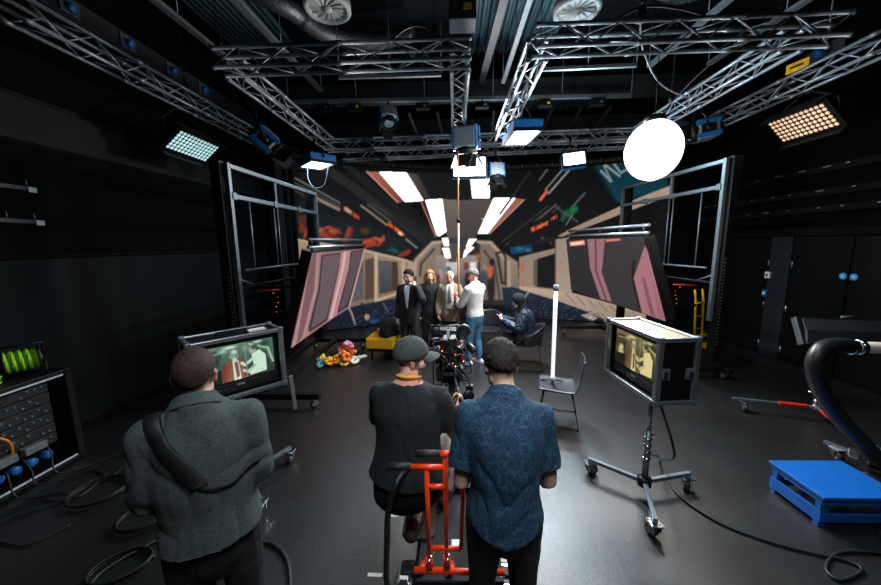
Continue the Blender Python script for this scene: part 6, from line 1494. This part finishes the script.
B('column', BLACKM, (.0, 2.42, .62), (.13, .14, .66)); B('column_base', BLACKM, (0, 2.42, .33), (.26, .3, .06)); B('lift_arm', BLACKM, (-.01, 2.66, .92), (.1, .5, .09)); B('arm_pivot', CHROME, (0, 2.42, .95), (.15, .1, .05))
for k in range(3): MB().tube(spline([(.1, 2.2, .4), (.12+.03*k, 2.1, .62), (.1+.03*k, 2.3, .84), (.02, 2.5, .98)], 8), .008, 7).build('dolly_cable', CABLE, t, True)
for k in range(4): MB().cyl((.14, 2.0+k*.07, .32), (.15, 2.0+k*.07, .4), .02, 10).build('valve_knob', (CHROME, BLACKP)[k % 2], t, True)
m = MB(); m.tube(spline([px3(428, 461, 1.85), px3(408, 468, 1.75), px3(396, 484, 1.66), px3(388.5, 510, 1.62), px3(387, 545, 1.62), px3(386.5, 575, 1.6), V((-.39, 1.58, .2)), V((-.4, 1.5, .02)), V((-.3, 1.2, .02))], 10), .017, 10)
single(m, 'trailing_hose', CABLE, 'thick black cable hanging from the dolly seat down to the floor', 'cable')
# ------------------------------------------------------------------ film camera
t = thing('film_camera', 'black film camera packed with accessories and cables, pointing at the actors', 'camera', (-.05, 2.9, .97))
D3 = mat('camera_black', (24, 25, 28), .42, .2, .3, 60); D4 = mat('camera_grey', (72, 76, 80), .4, .5, .3, 40); t_ = t
def K(nm, m, c_, s__, rot=None, bev=.006): return MB().box(c_, s__, rot).build(nm, m, t_, bev=bev)
K('fluid_head', BLACKM, (0, -.0, .04), (.16, .2, .1)); K('head_side', D4, (.1, 0, .06), (.05, .16, .14), None, .02); K('head_side', D4, (-.1, 0, .06), (.05, .16, .14), None, .02); K('sled_plate', D4, (0, 0, .11), (.14, .38, .03))
K('camera_body', D3, (0, .0, .24), (.15, .24, .2), None, .012); K('battery', D3, (0, -.17, .24), (.12, .08, .16), None, .01); K('battery_plate', D4, (0, -.126, .24), (.13, .02, .18)); K('side_module', D3, (.1, -.02, .25), (.05, .16, .14)); K('side_module', D3, (-.1, -.04, .24), (.05, .12, .13))
MB().lathe([(.055, 0), (.058, .06), (.066, .1), (.066, .2)], (0, .12, .25), (0, 1, 0), 24).build('lens', D3, t); K('matte_box', D3, (0, .37, .25), (.2, .1, .17), None, .01); K('matte_flag', D3, (0, .4, .36), (.22, .14, .01), (.3, 0, 0), .003)
for x in (-.05, .05): MB().cyl((x, -.2, .13), (x, .4, .13), .0085, 10).build('support_rod', ALUD, t)
K('top_plate', D4, (0, 0, .37), (.12, .22, .025)); MB().tube([(0, -.08, .37), (0, -.09, .44), (0, .1, .45), (0, .1, .38)], .014, 10).build('top_handle', D3, t)
MB().cyl((-.19, -.06, .46), (.2, -.06, .46), .011, 10).build('cross_rod', D4, t); MB().cyl((-.17, -.1, .52), (.17, -.1, .52), .008, 10).build('cross_rod', D4, t)
for x in (-.15, -.09, .07, .14): MB().cyl((x, -.06, .4), (x, -.1, .53), .009, 8).build('arm_post', D4, t)
MB().lathe([(.05, -.02), (.055, -.015), (.055, .015), (.05, .02), (.036, .02), (.036, -.02), (.05, -.02)], (.13, -.1, .48), (0, 1, .2), 24).build('hand_wheel', D4, t)
MB().lathe([(.04, -.02), (.045, -.015), (.045, .015), (.04, .02), (.0, .02)], (-.12, -.1, .47), (0, -1, .2), 20).build('hand_wheel', D3, t)
K('tape_tag', WHITEP, (-.01, -.13, .45), (.022, .006, .09), (.15, 0, .05), .001)
K('monitor', D3, (-.13, -.05, .36), (.1, .03, .08), (.4, 0, .5)); K('receiver', D4, (.03, -.15, .38), (.07, .05, .1), (.2, 0, .1)); K('transmitter', D3, (-.05, -.16, .36), (.06, .04, .11))
MB().cyl((.1, -.1, .3), (.2, -.17, .34), .018, 12).build('viewfinder_arm', D3, t); MB().lathe([(.028, 0), (.03, .05), (.034, .09), (.0, .1)], (.17, -.12, .35), (.5, -.8, -.35), 16).build('viewfinder', D3, t)
for i, (x, y, z) in enumerate(((-.09, .1, .2), (.09, .14, .19), (-.07, .2, .3), (.11, .1, .3))): MB().cyl((x, y-.03, z), (x, y+.03, z), .025, 14).build('lens_motor', (D3, D4)[i % 2], t)
for i, (x, z) in enumerate(((-.05, .17), (.05, .19), (-.1, .3), (.12, .2), (.02, .32))): MB().lathe([(.016, 0), (.018, .012), (.0, .016)], (x, -.215 if abs(x) < .06 else -.13, z), (0, -1, 0), 12).build('knob', (D4, CHROME)[i % 2], t)
for i, (x, z, c_) in enumerate(((-.045, .28, (255, 60, 30)), (-.02, .2, (255, 110, 40)), (.03, .22, (255, 70, 40)), (.0, .215, (90, 130, 255)), (-.06, .33, (255, 140, 40)), (.05, .3, (255, 60, 60)))): MB().ell((x, -.213, z), .0065, nu=8, nv=6).build('status_light', light_mat('camera_led', c_, 2.0), t)
K('red_clamp', REDP, (.11, -.1, .24), (.03, .05, .05)); K('red_clamp', REDP, (.08, -.14, .37), (.04, .03, .03))
rg = random.Random(17)
for i in range(14):
    a = V((rg.uniform(-.11, .12), rg.uniform(-.2, -.08), rg.uniform(.22, .42))); b = V((rg.uniform(-.12, .14), rg.uniform(-.2, .02), rg.uniform(-.05, .2)))
    MB().tube(spline([a, a+V((rg.uniform(-.06, .08), -.09, -.02)), b+V((rg.uniform(-.05, .08), -.1, .04)), b], 7), rg.choice([.005, .006, .0075]), 6).build('camera_cable', CABLE, t)
MB().cyl((.04, -.1, .06), (.085, -.68, .13), .0095, 10).build('pan_bar', ALUD, t); MB().cyl((.07, -.5, .108), (.087, -.72, .135), .016, 12).build('pan_grip', RUBBER, t)
K('follow_focus', D3, (.17, -.2, .0), (.06, .06, .05)); MB().lathe([(.05, -.01), (.055, 0), (.05, .012), (.0, .012)], (.16, -.24, -.06), (.3, -1, .1), 22).build('control_wheel', D3, t)

# ================================================================== LIGHT
w = bpy.data.worlds.new('studio_dark'); bpy.context.scene.world = w; w.use_nodes = True
w.node_tree.nodes['Background'].inputs['Color'].default_value = (.35, .6, .75, 1); w.node_tree.nodes['Background'].inputs['Strength'].default_value = .01
bpy.context.scene.view_settings.view_transform = 'Standard'
# unseen lamp above the camera, plus added soft fills lighting floor and rig
def soft(loc, dirv, size, power, col, sy=None, spread=PI):
    return lamp_area('unseen_soft_light', loc, dirv, size, power, col, sy, spread)
soft((.5, .3, 4.1), (-.1, .35, -1), 1.2, 48, (.86, .95, 1.0), None, R(110))
soft((1.6, 3.2, 4.15), (-.05, .1, -1), 1.0, 45, (.84, .95, 1.0), None, R(120))
soft((.2, 5.0, 2.7), (0, .1, 1), 3.0, 24, (.7, .9, 1.0))
